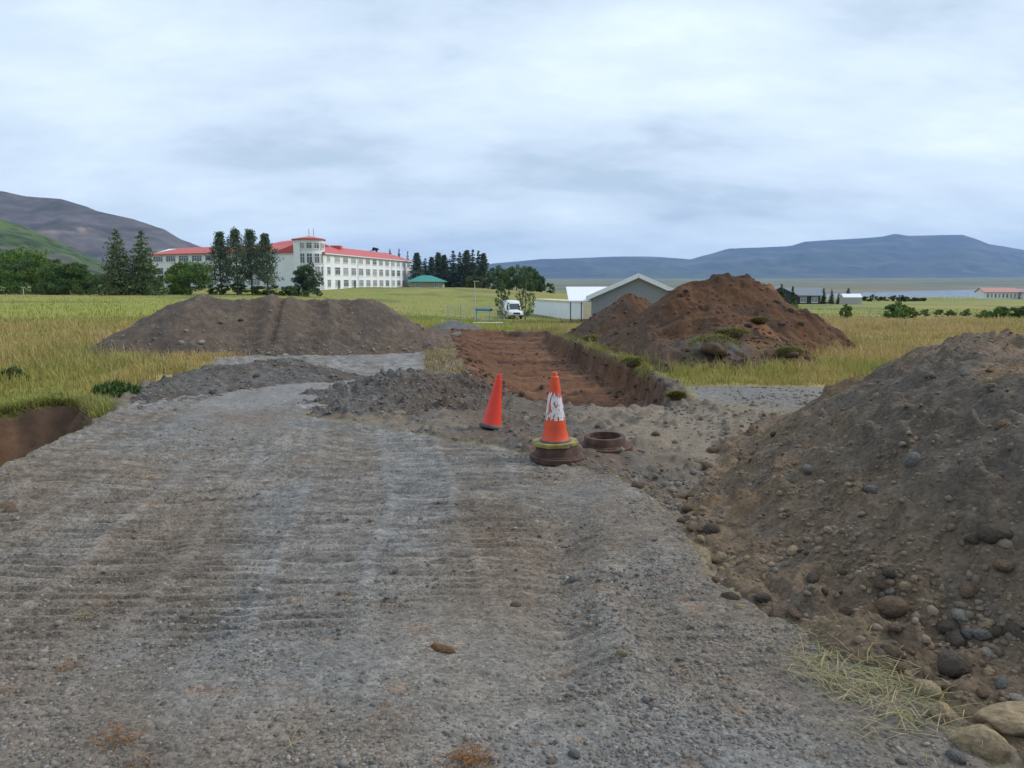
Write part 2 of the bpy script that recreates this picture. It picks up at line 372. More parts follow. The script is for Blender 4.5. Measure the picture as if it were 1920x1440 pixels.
def ground_near(x, y, want_col=True):
    z = base_z(x, y); dist = np.hypot(x, y)
    wob = (fbm(x * 1.7, y * 1.7, 4, 3) - 0.5)
    wf = (fbm(x * 9, y * 9, 2, 5) - 0.5)
    near = dist < 60
    xs, ys = x + 0.25 * wob + 0.07 * wf, y + 0.25 * (fbm(x * 1.7 + 40, y * 1.7, 4, 4) - 0.5) + 0.07 * wf
    BIG = -50.0 * np.ones_like(x)
    def sd(poly):
        r = BIG.copy()
        if near.any(): r[near] = poly_sd(poly, xs[near], ys[near])
        return r
    road, ditch, trench, soily, padr, shelf = map(sd, (ROAD, DITCH, TRENCH, SOILY, PADR, SHELF))
    m_road = sstep(-0.05, 0.07, road); m_pad = sstep(-0.06, 0.08, padr); m_soil = np.maximum(sstep(-0.10, 0.12, soily), np.maximum((x > 0) & (y < 8.5), (x < -4) & (y > 8.7) & (road > -0.55) & (y < 13.2) & (x > -6.3))) * (1 - m_road) * (1 - m_pad)
    m_tr = sstep(-0.02, 0.02, trench)
    bare = np.maximum(np.maximum(m_road, m_pad), m_soil)
    # -- relief
    z = z + near * (fbm(x * 0.7, y * 0.7, 3, 21) - 0.5) * 0.07
    z = z + (1 - bare) * near * (fbm(x * 2.3, y * 2.3, 3, 22) - 0.5) * 0.10
    dth = -0.95 * sstep(0.0, 0.38, ditch + 0.10 * wob) - 0.15 * sstep(0.5, 1.6, ditch)
    dth = dth * (1 + 0.25 * wf) * (0.18 + 0.82 * sstep(10.4, 8.2, y + 0.25 * (x + 6)))
    z = z + dth * (ditch > -0.2)
    ramp_ = sstep(9.8, 13.2, y)
    tdep = (0.20 + 0.36 * ramp_) * (1 - 0.45 * sstep(24, 37, y))
    side_l = sstep(0.0, 0.9, trench + 0.5 * (x - lerp(-0.6, -2.6, sstep(15, 33, y)))) 
    left_soft = np.where(x < lerp(0.6, -0.4, sstep(12, 33, y)), sstep(0, 1.5, trench), sstep(-0.04, 0.20, trench + 0.22 * wf + 0.25 * (fbm(x * 2.5, y * 2.5, 3, 68) - 0.5)))
    z = z - tdep * left_soft * (trench > -0.1)
    teeth = track_marks(x, y, 0.03, 0.42, 61)
    z = z + m_tr * sstep(11.5, 13, y) * (0.04 * teeth + 0.15 * (fbm(x * 0.9, y * 2.8, 5, 62, .58) - 0.5))
    z = z + m_soil * (1 - m_tr) * (0.10 * (fbm(x * 2.2, y * 2.2, 4, 63) - 0.5) + 0.05 * (fbm(x * 8, y * 8, 3, 64) - 0.5))
    z = z - 0.10 * sstep(0.0, 0.45, shelf + 0.1 * wob)
    cl = np.clip(fbm(x * 6.5, y * 6.5, 3, 66) - 0.56, 0, 1) * near
    z = z + m_soil * cl * 0.30
    # -- road: track ripples, ruts, berm
    patch = sstep(0.30, 0.46, fbm(x * 0.55, y * 0.35, 3, 71)) * (1 - 0.75 * sstep(-0.2, 0.6, x)) * (0.35 + 0.65 * sstep(2.0, 3.4, y))
    sb = (x + 0.15 * (y - 2.5) + 0.45 * (fbm(x * 0.6, y * 0.35, 3, 79) - 0.5)) / 0.62; bi = np.floor(sb); bf = sb - bi
    band = sstep(0.0, 0.10, bf) * (1 - sstep(0.86, 0.97, bf)); odd = (bi.astype(int) % 2 == 0)
    rip = np.where(odd, cleats(x, y, 0.10, 0.105, 72), cleats(x, y, -0.02, 0.098, 78)) * band
    z = z + m_road * patch * 0.006 * (1 - band) * (0.5 + fbm(x * 5, y * 5, 2, 80))
    z = z + m_road * (0.12 + 0.88 * patch) * 0.034 * rip
    z = z + m_pad * 0.006 * track_marks(x, y, -0.25, 0.16, 73)
    z = z + m_road * 0.016 * (fbm(x * 14, y * 14, 3, 74) - 0.5) + m_road * 0.04 * (fbm(x * 2.6, y * 2.0, 3, 75) - 0.5)
    rx = x - (0.40 + 0.05 * (y - 3.9) + 0.10 * (vn(y * 0.9, y * 0, 76) - 0.5))
    rl = sstep(2.7, 3.3, y) * (1 - sstep(5.0, 6.2, y))
    z = z + m_road * rl * (0.05 * np.exp(-((rx - 0.12) / 0.15) ** 2) - 0.045 * np.exp(-((rx + 0.16) / 0.17) ** 2))
    rx2 = x - (0.95 - 0.02 * (y - 3))
    z = z + m_road * sstep(3, 4, y) * (1 - sstep(6, 7, y)) * (0.035 * np.exp(-(rx2 / 0.2) ** 2) - 0.02 * np.exp(-((rx2 + 0.35) / 0.15) ** 2))
    rx3 = x - (-2.3 + 0.16 * (y - 6)); z = z + m_road * sstep(5, 6.5, y) * 0.025 * np.exp(-(rx3 / 0.16) ** 2)
    z = z + m_road * 0.05 * np.exp(-(road / 0.3) ** 2) * sstep(5.6, 6.4, y) * (x < -3)
    if not want_col: return z
    # -- colours (albedo)
    c = grass_ground_col(x, y)
    g = np.zeros_like(x)
    big = fbm(x * 0.8, y * 0.55, 4, 81); sm = fbm(x * 3.2, y * 3.2, 4, 82)
    gravel = np.array([0.188, 0.169, 0.147]); blue = np.array([0.170, 0.165, 0.158]); brownish = np.array([0.150, 0.116, 0.086])
    cr_ = np.ones(x.shape + (3,)) * gravel
    cr_ = mixc(cr_, blue, sstep(0.45, 0.65, fbm(x * 0.9, y * 0.5, 3, 84)) * 0.8)
    cr_ = mixc(cr_, brownish, sstep(0.44, 0.62, fbm(x * 0.9 + 3, y * 0.6, 4, 83)) * 0.6)
    cr_ = mixc(cr_, brownish, np.exp(-((x + 0.05) / 0.42) ** 2) * sstep(3.2, 4, y) * (1 - sstep(5.5, 6.5, y)) * 0.75)
    cr_ = mixc(cr_, (0.22, 0.11, 0.045), sstep(0.73, 0.79, fbm(x * 4.3, y * 6.5, 3, 85)) * 0.28)
    cr_ = mixc(cr_, (0.215, 0.210, 0.203), sstep(8.8, 10.5, y) * 0.75); cr_ = mixc(cr_, brownish, patch * (1 - band) * 0.0 + patch * odd * band * 0.28)
    st_ = fbm(x * 3.0 + 0.6 * y, y * 34 - 1.4 * x + 2.0 * wob, 3, 88, .65); cr_ = cr_ * (1 + (patch * sstep(2.5, 4, y))[..., None] * (np.clip((st_ - 0.5) * 1.7, -0.22, 0.26))[..., None])
    cr_ = cr_ * (0.80 + 0.4 * sm)[..., None]
    soil = np.ones(x.shape + (3,)) * np.array([0.122, 0.092, 0.069])
    soil = mixc(soil, (0.175, 0.142, 0.108), sstep(0.42, 0.62, big))
    soil = mixc(soil, (0.10, 0.096, 0.090), sstep(0.52, 0.68, sm) * 0.7)
    tan = sstep(0.7, 1.6, x) * (1 - sstep(10.5, 12, y)); soil = mixc(soil, (0.205, 0.168, 0.126), tan * (0.35 + 0.5 * sstep(0.4, 0.6, big)))
    red = m_tr * sstep(10.8, 13.6, y + 2.0 * wob)
    rc = np.ones(x.shape + (3,)) * np.array([0.138, 0.066, 0.035])
    rc = mixc(rc, (0.078, 0.039, 0.025), sstep(0.45, 0.62, fbm(x * 0.7, y * 3.0, 4, 86)))
    rc = mixc(rc, (0.185, 0.094, 0.050), sstep(0.52, 0.68, fbm(x * 0.5 + 9, y * 2.4, 4, 87)) * 0.8)
    rc = mixc(rc, (0.105, 0.072, 0.052), sstep(0.0, 0.5, 1 - np.clip(trench / 0.8, 0, 1)) * (x > 0) * 0.35)
    soil = mixc(soil, rc, red)
    farsoil = m_soil * (1 - m_tr) * sstep(20, 26, y); soil = mixc(soil, (0.115, 0.080, 0.058), farsoil * 0.7)
    dry = m_soil * (1 - m_tr) * sstep(13.5, 15, y) * (1 - sstep(24, 27, y)) * (x < -0.3) * sstep(0.35, 0.6, sm + 0.1)
    soil = mixc(soil, (0.20, 0.155, 0.070), dry * 0.8)
    pad = np.ones(x.shape + (3,)) * np.array([0.190, 0.175, 0.155]); pad = mixc(pad, (0.165, 0.160, 0.152), sstep(0.45, 0.6, big))
    pad = mixc(pad, (0.19, 0.155, 0.115), 1 - sstep(9.6, 11.2, y + wob))
    c = c * (1 - m_soil[..., None]) + soil * m_soil[..., None]
    c = c * (1 - m_pad[..., None]) + pad * m_pad[..., None]
    c = c * (1 - m_road[..., None]) + cr_ * m_road[..., None]
    md = sstep(-0.01, 0.03, ditch); dc = np.ones(x.shape + (3,)) * np.array([0.105, 0.060, 0.036]); dc = mixc(dc, (0.155, 0.088, 0.048), sstep(0.5, 0.68, sm)); dc = mixc(dc, (0.070, 0.044, 0.030), sstep(0.5, 0.65, big))
    c = c * (1 - md[..., None]) + dc * md[..., None]
    # bare verge by the near left edge
    vg = near * (1 - bare) * (1 - md) * sstep(-0.9, -0.2, road) * (1 - sstep(5.8, 6.4, y)) * (x < 0)
    c = mixc(c, (0.13, 0.082, 0.045), vg * 0.85)
    g = np.clip(m_road + 0.6 * m_soil * (1 - red) + m_pad, 0, 1)
    return z, c, g, dict(road=m_road, pad=m_pad, soil=m_soil, trench=trench, ditch=ditch, bare=np.maximum(bare, md), vg=vg)

def grass_ground_col(x, y):
    """albedo of the meadow: greener and straw-coloured drifts, far plain beyond the lake"""
    dist = np.hypot(x, y)
    n = fbm(x * 0.22, y * 0.11, 4, 31); n2_ = fbm(x * 0.9, y * 0.35, 4, 32); n3 = fbm(x / 35.0, y / 18.0, 4, 33)
    c = np.ones(x.shape + (3,)) * np.array([0.235, 0.222, 0.060])
    c = mixc(c, (0.32, 0.255, 0.095), sstep(0.44, 0.60, n * 0.6 + n2_ * 0.4)); c = mixc(c, (0.165, 0.195, 0.048), sstep(0.54, 0.70, fbm(x * 0.55 + 7, y * 0.4, 4, 38)) * 0.75)
    straw = sstep(10.5, 19, y) * (1 - sstep(22, 44, y)) * (x < 0) + sstep(14, 18, y) * (1 - sstep(95, 120, y)) * (x > 5)
    c = mixc(c, (0.37, 0.262, 0.135), straw * (0.25 + 0.65 * sstep(0.38, 0.6, n2_)))
    grn = sstep(28, 40, y) * (1 - sstep(75, 120, y)) * (x < 0) * sstep(0.35, 0.55, n3 + 0.1)
    c = mixc(c, (0.225, 0.25, 0.036), grn * 0.8)
    far = sstep(90, 130, dist)
    c = mixc(c, (0.205, 0.22, 0.042), far * 0.7); c = mixc(c, (0.28, 0.23, 0.075), far * sstep(0.5, 0.66, n3) * 0.8)
    c = mixc(c, (0.085, 0.125, 0.030), sstep(60, 90, dist) * sstep(0.55, 0.7, fbm(x / 12.0, y / 14.0, 4, 35)) * 0.6)
    pl = sstep(700, 1000, dist); fn = fbm(x / 420, y / 260, 5, 36)
    c = mixc(c, (0.145, 0.140, 0.065), pl); c = mixc(c, (0.085, 0.125, 0.05), pl * sstep(0.5, 0.6, fn)); c = mixc(c, (0.20, 0.165, 0.10), pl * sstep(0.52, 0.62, fbm(x / 300 + 9, y / 160, 4, 37)))
    return c

# -- heaps: height above the ground around them
HEAP_L = [(-10.9, 20.2), (-9.3, 18.2), (-7.3, 16.5), (-5.4, 17.1), (-3.9, 19.0), (-2.4, 21.6), (-3.0, 24.2), (-6, 24.8), (-9.5, 23.4), (-10.7, 21.8)]
HEAP_R = [(1.42, 5.9), (1.24, 5.1), (1.32, 4.7), (1.2, 4.1), (1.32, 3.6), (1.62, 3.05), (1.74, 2.5), (2.2, 1.4), (3.2, 0.2), (6, -0.5), (10, 1), (11, 7), (8.5, 10), (4.2, 10.0), (2.3, 8.2)]
def heap_left(x, y):
    w = 0.3 * (fbm(x * 0.9, y * 0.9, 3, 101) - 0.5)
    pts = [(-8.55, 19.3, 1.20), (-8.0, 19.4, 1.36), (-7.3, 19.6, 1.26), (-6.3, 19.9, 1.40), (-5.5, 20.2, 1.28), (-5.0, 20.4, 1.36), (-3.95, 20.9, 1.28)]
    h = np.full(x.shape, -9.0)
    for (x0, y0, z0), (x1, y1, z1) in zip(pts[:-1], pts[1:]):
        ex, ey = x1 - x0, y1 - y0; t = np.clip(((x + w - x0) * ex + (y + w - y0) * ey) / (ex * ex + ey * ey), 0, 1)
        dd_ = np.hypot(x + w - x0 - ex * t, y + w - y0 - ey * t); h = np.maximum(h, z0 + (z1 - z0) * t - 0.60 * (np.sqrt(dd_ * dd_ + 0.03) - 0.17))
    d = h + 0.05
    h = h + (fbm(x * 2.2, y * 2.2, 4, 102) - 0.5) * 0.13 + (fbm(x * 8, y * 8, 3, 103) - 0.5) * 0.06
    xs_ = x + 0.14 * (y - 18)
    for cx, wd, dep in ((-6.45, 0.28, 0.08), (-5.85, 0.10, 0.09), (-4.85, 0.22, 0.06), (-4.2, 0.2, 0.04)):
        g_ = np.exp(-((xs_ - cx) / wd) ** 4)
        h = h - g_ * dep * sstep(0.05, 0.5, d) + g_ * sstep(0.05, 0.4, d) * 0.035 * np.sin(2 * math.pi * y / 0.26 + 1.5 * vn(x * 2, y * 2, 104))
    return np.where(d < -0.4, -0.5, h)
def heap_soil(x, y):
    w = 0.55 * (fbm(x * 0.8, y * 0.8, 3, 111) - 0.5)
    h = ridge(x + w, y - w, [(5.0, 20.7, 1.92, 6.45, 21.0, 2.06, .68), (6.4, 21.0, 2.0, 8.35, 23.3, 0.5, .76), (5.2, 20.6, 1.55, 3.3, 19.4, 0.95, .52),
                             (5.3, 19.2, 1.25, 4.3, 15.7, 0.52, .44), (5.5, 18.4, 0.95, 5.75, 15.9, 0.42, .48), (3.6, 18.4, .66, 3.05, 15.4, .32, .40)])
    h = h - 0.12; h = 1.98 - 0.11 * np.log1p(np.exp(np.clip((1.98 - h) / 0.11, -40, 40)))
    h = h + (fbm(x * 1.4, y * 1.4, 4, 112) - 0.5) * 0.34 + (fbm(x * 5, y * 5, 3, 113) - 0.5) * 0.10 + np.clip(fbm(x * 3.2, y * 3.2, 2, 114) - 0.64, 0, 1) * 0.45
    return np.minimum(h, 0.75 * (-poly_sd(TRENCH, x, y) - 0.22) + 0.12 * (fbm(x * 3, y * 3, 2, 115) - .5))
def heap_soil2(x, y):
    h = ridge(x, y, [(3.85, 26.0, 1.62, 4.2, 26.2, 1.5, .56), (3.8, 26, 1.3, 2.5, 25.4, 0.72, .44), (4.2, 26.2, 1.3, 5.2, 26.6, 1.15, .5)]) - 0.1
    h = h + (fbm(x * 1.7, y * 1.7, 4, 121) - 0.5) * 0.30 + (fbm(x * 6, y * 6, 3, 122) - 0.5) * 0.10
    return np.minimum(h, 0.75 * (-poly_sd(TRENCH, x, y) - 0.2))
def heap_right(x, y):
    w = 0.35 * (fbm(x * 1.1, y * 1.1, 3, 131) - 0.5); wf = 0.10 * (fbm(x * 5, y * 5, 3, 134) - 0.5)
    d = poly_sd(HEAP_R, x + w + wf, y + w - wf)
    cap = 1.24 + 0.12 * np.exp(-((x - 3.95) ** 2 + (y - 6.6) ** 2) / 0.35) + 0.30 * sstep(5.5, 8, x)
    h = 0.62 * np.maximum(d, -0.3) - 0.10 * sstep(0, 0.5, d) * (1 - sstep(0.5, 1.4, d)); k = 0.09
    h = -k * np.log(np.exp(-h / k) + np.exp(-cap / k))
    h = h + (fbm(x * 1.8, y * 1.8, 4, 132) - 0.5) * 0.11 + (fbm(x * 7, y * 7, 4, 133) - 0.5) * 0.060 + np.clip(fbm(x * 9, y * 9, 2, 135) - 0.6, 0, 1) * 0.16
    h = h + (fbm(x * 26, y * 26, 3, 136) - 0.5) * 0.022
    return np.where(d < -0.28, -0.5, h)
def mound_a(x, y):
    h = ridge(x, y, [(-5.25, 10.0, .08, -5.15, 12.2, .13, .20), (-5.15, 12.2, .13, -4.9, 13.4, .25, .23), (-4.9, 13.4, .25, -4.35, 13.9, .31, .26), (-4.35, 13.9, .30, -3.35, 13.4, .17, .27)]) - 0.09
    return h + (fbm(x * 3, y * 3, 4, 141) - 0.5) * 0.12 + (fbm(x * 11, y * 11, 3, 142) - 0.5) * 0.06
def mound_b(x, y):
    h = ridge(x, y, [(-2.25, 10.0, .09, -2.15, 11.3, .21, .30), (-2.15, 11.3, .21, -1.75, 12.1, .30, .32), (-1.75, 12.1, .30, -0.95, 12.3, .28, .36), (-1.7, 9.9, .08, -0.4, 10.5, .10, .25)]) - 0.09
    return h + (fbm(x * 3, y * 3, 4, 151) - 0.5) * 0.15 + (fbm(x * 9, y * 9, 3, 152) - 0.5) * 0.07 + np.clip(fbm(x * 7, y * 7, 2, 153) - 0.64, 0, 1) * 0.3
def mound_c(x, y):
    h = ridge(x, y, [(-3.1, 39.5, .55, -2.2, 39.2, .35, .5)]) - 0.05
    return h + (fbm(x * 2, y * 2, 4, 161) - 0.5) * 0.3
HEAPS = [(heap_left, -11.6, -1.8, 15.8, 25.6), (heap_soil, 0.5, 12.5, 13.5, 27.5), (heap_soil2, -0.5, 8.5, 22, 30), (heap_right, 0.7, 11.5, -1, 10.6), (mound_a, -7.2, -1.8, 8.2, 16.5), (mound_b, -4.2, 1.0, 8.6, 15)]
def top_z(x, y):
    """walkable surface: ground plus any heap on it"""
    x = np.atleast_1d(np.asarray(x, float)); y = np.atleast_1d(np.asarray(y, float))
    z = ground(x, y, False); add = np.zeros_like(z)
    for hf, x0, x1, y0, y1 in HEAPS:
        m = (x > x0) & (x < x1) & (y > y0) & (y < y1)
        if m.any(): add[m] = np.maximum(add[m], hf(x[m], y[m]))
    return z + add
def heap_cover(x, y):
    a = np.full(np.shape(x), -1.0)
    for hf, x0, x1, y0, y1 in HEAPS:
        m = (x > x0) & (x < x1) & (y > y0) & (y < y1)
        if m.any(): a[m] = np.maximum(a[m], hf(x[m], y[m]))
    return a

# -- ground sheet: rings that widen with distance, fine where the viewer walks
def ring_list():
    r = [0.6]
    while r[-1] < 12500:
        q = r[-1]
        if q < 2.2: s = 0.05
        elif q < 45: s = min(0.0006 * q * q + 0.002, 0.11)
        elif q < 300: s = q * 0.016
        else: s = q * 0.05
        r.append(q + s)
    return np.array(r)
def polar_grid(ang, rad, oy=-0.6):
    A, Q = np.meshgrid(ang, rad)
    return Q * np.sin(A), Q * np.cos(A) + oy
def grid_faces(nr, na, wrap=False):
    i = np.arange(nr - 1)[:, None]; j = np.arange(na if wrap else na - 1)[None, :]; j2 = (j + 1) % na
    return np.stack([i * na + j, i * na + j2, (i + 1) * na + j2, (i + 1) * na + j], -1).reshape(-1, 4)
ang = np.concatenate([np.linspace(R(-42), R(42), 510), np.linspace(R(42), R(318), 70)[1:-1]])
rad = ring_list()
GX, GY = polar_grid(ang, rad)
na = len(ang); xf, yf = GX.ravel(), GY.ravel()
gz, gc, gg, _ = ground(xf, yf)
fc = grid_faces(len(rad), na, True)[:, ::-1]
cz = len(xf)
gv = np.column_stack([np.append(xf, 0), np.append(yf, -0.6), np.append(gz, 0)])
cen = np.stack([np.full(na, cz), (np.arange(na) + 1) % na, np.arange(na)], 1)[:, ::-1]
ground_o = struct(put('ground', mesh_np('ground', gv, [fc, cen], M_GROUND, np.vstack([gc, gc[:1]]), np.append(gg, 1.0))))

def heap_obj(name, hf, colf, a0, a1, r0, r1, na_, nr_, label, cat, mat=M_HEAP, group=None):
    q = np.linspace(0, 1, nr_); rr = r0 * (r1 / r0) ** q
    X, Y = polar_grid(np.linspace(a0, a1, na_), rr, 0.0); x, y = X.ravel(), Y.ravel()
    h = hf(x, y); z = ground(x, y, False) + h
    fs = grid_faces(nr_, na_)[:, ::-1]
    keep = (h[fs] > -0.06).any(1); fs = fs[keep]
    used = np.unique(fs); idx = -np.ones(len(x), int); idx[used] = np.arange(len(used))
    col, grit = colf(x[used], y[used], h[used])
    o = put(name, mesh_np(name, np.column_stack([x, y, z])[used], idx[fs], mat, col, grit))
    return tag(o, label, cat, group)
def col_left(x, y, h):
    c = np.ones((len(x), 3)) * np.array([0.118, 0.088, 0.066]); c = mixc(c, (0.098, 0.076, 0.061), sstep(.42, .62, fbm(x * 1.4, y * 1.4, 4, 201)))
    c = mixc(c, (0.155, 0.12, 0.09), sstep(.55, .72, fbm(x * 4, y * 4, 4, 202)) * 0.8); return c * (0.85 + 0.3 * fbm(x * 12, y * 12, 3, 203))[:, None], np.full(len(x), .8)
def col_soil(x, y, h):
    c = np.ones((len(x), 3)) * np.array([0.098, 0.047, 0.022]); n = fbm(x * 1.1, y * 1.1, 4, 211)
    c = mixc(c, (0.060, 0.033, 0.020), sstep(.44, .60, n)); c = mixc(c, (0.19, 0.086, 0.034), sstep(.55, .70, fbm(x * 1.3 + 5, y * 1.3, 4, 212)) * sstep(4.2, 5.6, x) * 0.85)
    g_ = np.exp(-(((x - 4.35) / 0.9) ** 2 + ((y - 16.0) / 1.0) ** 2)); c = mixc(c, (0.105, 0.092, 0.082), np.clip(g_ * 1.3, 0, 1) * sstep(.35, .55, fbm(x * 2, y * 2, 3, 213) + .1))
    t = sstep(.60, .72, fbm(x * 3.1, y * 3.1, 3, 214)) * sstep(0.5, 0.1, h); c = mixc(c, (0.15, 0.15, 0.05), t * 0.6)
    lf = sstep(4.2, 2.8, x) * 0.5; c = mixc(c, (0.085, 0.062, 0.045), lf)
    return c * (0.8 + 0.4 * fbm(x * 9, y * 9, 3, 215))[:, None], np.full(len(x), .25)
def col_right(x, y, h):
    c = np.ones((len(x), 3)) * np.array([0.112, 0.091, 0.072]); n = fbm(x * 0.8, y * 0.8, 4, 221)
    br = np.clip(sstep(0.9, 0.15, h + 0.7 * (n - .5)) * 0.85 + sstep(.54, .66, n) * 0.8, 0, 1)
    c = mixc(c, (0.165, 0.118, 0.076), br); c = mixc(c, (0.205, 0.130, 0.070), br * sstep(.56, .70, fbm(x * 2.1, y * 2.1, 4, 222)) * 0.8)
    c = mixc(c, (0.115, 0.10, 0.082), sstep(.58, .72, fbm(x * 6, y * 6, 4, 223)) * 0.6)
    return c * (0.82 + 0.36 * fbm(x * 18, y * 18, 3, 224))[:, None], np.full(len(x), .8)
def col_mound(x, y, h):
    c = np.ones((len(x), 3)) * np.array([0.112, 0.102, 0.092]); c = mixc(c, (0.095, 0.079, 0.067), sstep(.42, .62, fbm(x * 1.6, y * 1.6, 4, 231)))
    c = mixc(c, (0.145, 0.140, 0.135), sstep(.56, .7, fbm(x * 4.5, y * 4.5, 4, 232)) * 0.7); return c * (0.8 + 0.4 * fbm(x * 12, y * 12, 3, 233))[:, None], np.full(len(x), .9)
def col_moundb(x, y, h):
    c, g_ = col_mound(x, y, h); c = mixc(c, (0.100, 0.070, 0.050), sstep(-2.1, -1.0, x) * 0.75); return c, g_
hp_left = heap_obj('gravel_heap', heap_left, col_left, R(-34), R(-3), 15.8, 27, 330, 150, 'long grey-brown gravel heap with tyre tracks down its face, left of the trench', 'soil heap')
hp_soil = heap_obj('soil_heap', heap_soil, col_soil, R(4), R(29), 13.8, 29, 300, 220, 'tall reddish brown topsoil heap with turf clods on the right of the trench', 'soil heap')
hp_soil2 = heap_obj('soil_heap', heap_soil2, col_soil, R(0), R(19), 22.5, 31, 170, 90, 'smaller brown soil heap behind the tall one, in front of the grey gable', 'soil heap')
hp_right = heap_obj('gravel_heap', heap_right, col_right, R(8), R(86), 1.5, 13.5, 470, 330, 'dark gravelly soil heap full of stones in the right foreground', 'soil heap')
md_a = heap_obj('gravel_mound', mound_a, col_mound, R(-34), R(-7), 8.2, 17, 240, 150, 'low dark gravel mound in front of the long grey-brown heap', 'gravel mound')
md_b = heap_obj('gravel_mound', mound_b, col_moundb, R(-19), R(1), 8.2, 15.5, 220, 150, 'low broken gravel mound just left of the leaning cone', 'gravel mound')
md_c = heap_obj('gravel_mound', mound_c, lambda x, y, h: (np.ones((len(x), 3)) * np.array([.14, .14, .14]) * (0.7 + .6 * fbm(x * 4, y * 4, 3, 9))[:, None], np.ones(len(x))), R(-8), R(1), 36, 43, 60, 40,
                'small pale grey gravel mound at the far end of the trench', 'gravel mound')

# -- lake
lk = MB(); n = len(LAKE); lk.add([(p[0], p[1], LAKE_Z) for p in [(150, 560), (700, 520), (2600, 800), (4200, 3000), (2000, 2480), (1250, 2080), (800, 1600), (540, 1300), (400, 1130), (280, 980), (190, 800)]], [tuple(range(11))])
mw, nt, b = nodes_of('lake_water'); b.inputs['Base Color'].default_value = (0.10, 0.14, 0.18, 1); b.inputs['Roughness'].default_value = 0.12
nzw = nt.nodes.new('ShaderNodeTexNoise'); nzw.inputs['Scale'].default_value = 0.25; nzw.inputs['Detail'].default_value = 4
tcw = nt.nodes.new('ShaderNodeTexCoord'); nt.links.new(tcw.outputs['Object'], nzw.inputs['Vector'])
bpw = nt.nodes.new('ShaderNodeBump'); bpw.inputs['Strength'].default_value = 0.5; bpw.inputs['Distance'].default_value = 0.6; nt.links.new(nzw.outputs['Fac'], bpw.inputs['Height']); nt.links.new(bpw.outputs[0], b.inputs['Normal'])
struct(lk.build('lake', mw))

# -- mountains
def mountain(name, prof, Yc, front, back, a0, a1, r1, colf, na_=420, nr_=130, rough=30.0, seed=300):
    A = np.linspace(a0, a1, na_); px = np.array([p[0] for p in prof], float)
    pz = np.array([at(p[0], p[1], Y=Yc).z for p in prof])
    Ys = np.concatenate([np.linspace(Yc - front, Yc, nr_), np.linspace(Yc, Yc + back, 30)[1:]])
    Bm, Ym = np.meshgrid(np.tan(A), Ys); X = Bm * Ym
    H = np.interp(960 + Bm * F_PX, px, pz)
    t = np.clip((Ym - (Yc - front)) / front, 0, 1)
    zb = base_z(X.ravel(), Ym.ravel()).reshape(X.shape) - 4.0
    gul = np.abs(fbm(X / (rough * 12), Ym / (rough * 26), 4, seed) - 0.5) * 2
    gul2 = fbm(X / (rough * 4), Ym / (rough * 6), 4, seed + 5) - 0.5
    shape = np.where(t < 1, 0.42 * t ** 1.6 + 0.58 * t ** 1.02, 1)
    step = 0.03 * np.sin(shape * 26 + 3 * fbm(X / (rough * 20), Ym / (rough * 20), 3, seed + 8)) * (t < 1)
    Z = zb + (H - zb) * np.clip(shape + step * np.sin(np.pi * t), 0, 1)
    Z = Z - (rough * 2.4 * (1 - gul) - rough * 1.6 - rough * 1.5 * gul2) * np.sin(np.pi * np.clip(t, 0, 1)) ** 0.9 * (t < 1)
    dn = np.clip((Ym - Yc) / back, 0, 1); Z = Z - dn * 0.35 * np.maximum(H - zb, 0)
    Z = Z + (fbm(X / (rough * 1.5), Ym / (rough * 3), 3, seed + 3) - 0.5) * rough * 0.16 * t
    x, y, z = X.ravel(), Ym.ravel(), Z.ravel()
    c = colf(x, y, z, t.ravel(), gul.ravel())
    fs = grid_faces(len(Ys), na_)[:, ::-1]
    return struct(put(name, mesh_np(name, np.column_stack([x, y, z]), fs, M_MOUNT, c, np.zeros(len(x)))))
def col_far(x, y, z, t, g):
    c = np.ones((len(x), 3)) * np.array([0.045, 0.052, 0.058]); c = mixc(c, (0.105, 0.095, 0.092), sstep(.5, .64, fbm(x / 300, z / 40 + y / 900, 5, 401))); c = mixc(c, (0.06, 0.09, 0.05), sstep(.5, .62, fbm(x / 500 + 7, y / 400, 4, 402)) * (1 - t))
    return mixc(c, (0.05, 0.055, 0.06), sstep(.35, .1, g) * 0.5)
def col_bare(x, y, z, t, g):
    c = np.ones((len(x), 3)) * np.array([0.098, 0.090, 0.100]); c = mixc(c, (0.150, 0.128, 0.122), sstep(.46, .68, fbm(x / 14, y / 40 + z / 12, 6, 411, .62)) * 0.75); c = mixc(c, (0.066, 0.064, 0.066), sstep(.52, .66, fbm(x / 90 + 4, z / 25, 4, 412)))
    q = np.exp(-((x - 0.985 * 0 - (at(172, 440, Y=1700).x)) / 14) ** 2 - ((z - at(172, 436, Y=1700).z) / 16) ** 2)
    c = mixc(c, (0.30, 0.235, 0.19), np.clip(q * 1.2, 0, 1) * 0.8 * sstep(.4, .6, fbm(x / 8, z / 6, 3, 414)))
    sc_ = sstep(.62, .70, fbm(x / 22, y / 160 + z / 60, 3, 413)) * sstep(.25, .5, t) * sstep(.9, .6, t); return mixc(c, (0.22, 0.20, 0.19), sc_ * 0.35)
def col_green(x, y, z, t, g):
    c = np.ones((len(x), 3)) * np.array([0.060, 0.095, 0.030]); c = mixc(c, (0.095, 0.13, 0.040), sstep(.45, .6, fbm(x / 18, y / 26, 5, 421))); c = mixc(c, (0.025, 0.045, 0.020), sstep(.46, .60, fbm(x / 7, y / 12, 5, 422)))
    return mixc(c, (0.11, 0.10, 0.085), sstep(.60, .68, fbm(x / 45 + 3, y / 60, 4, 423)) * 0.7)
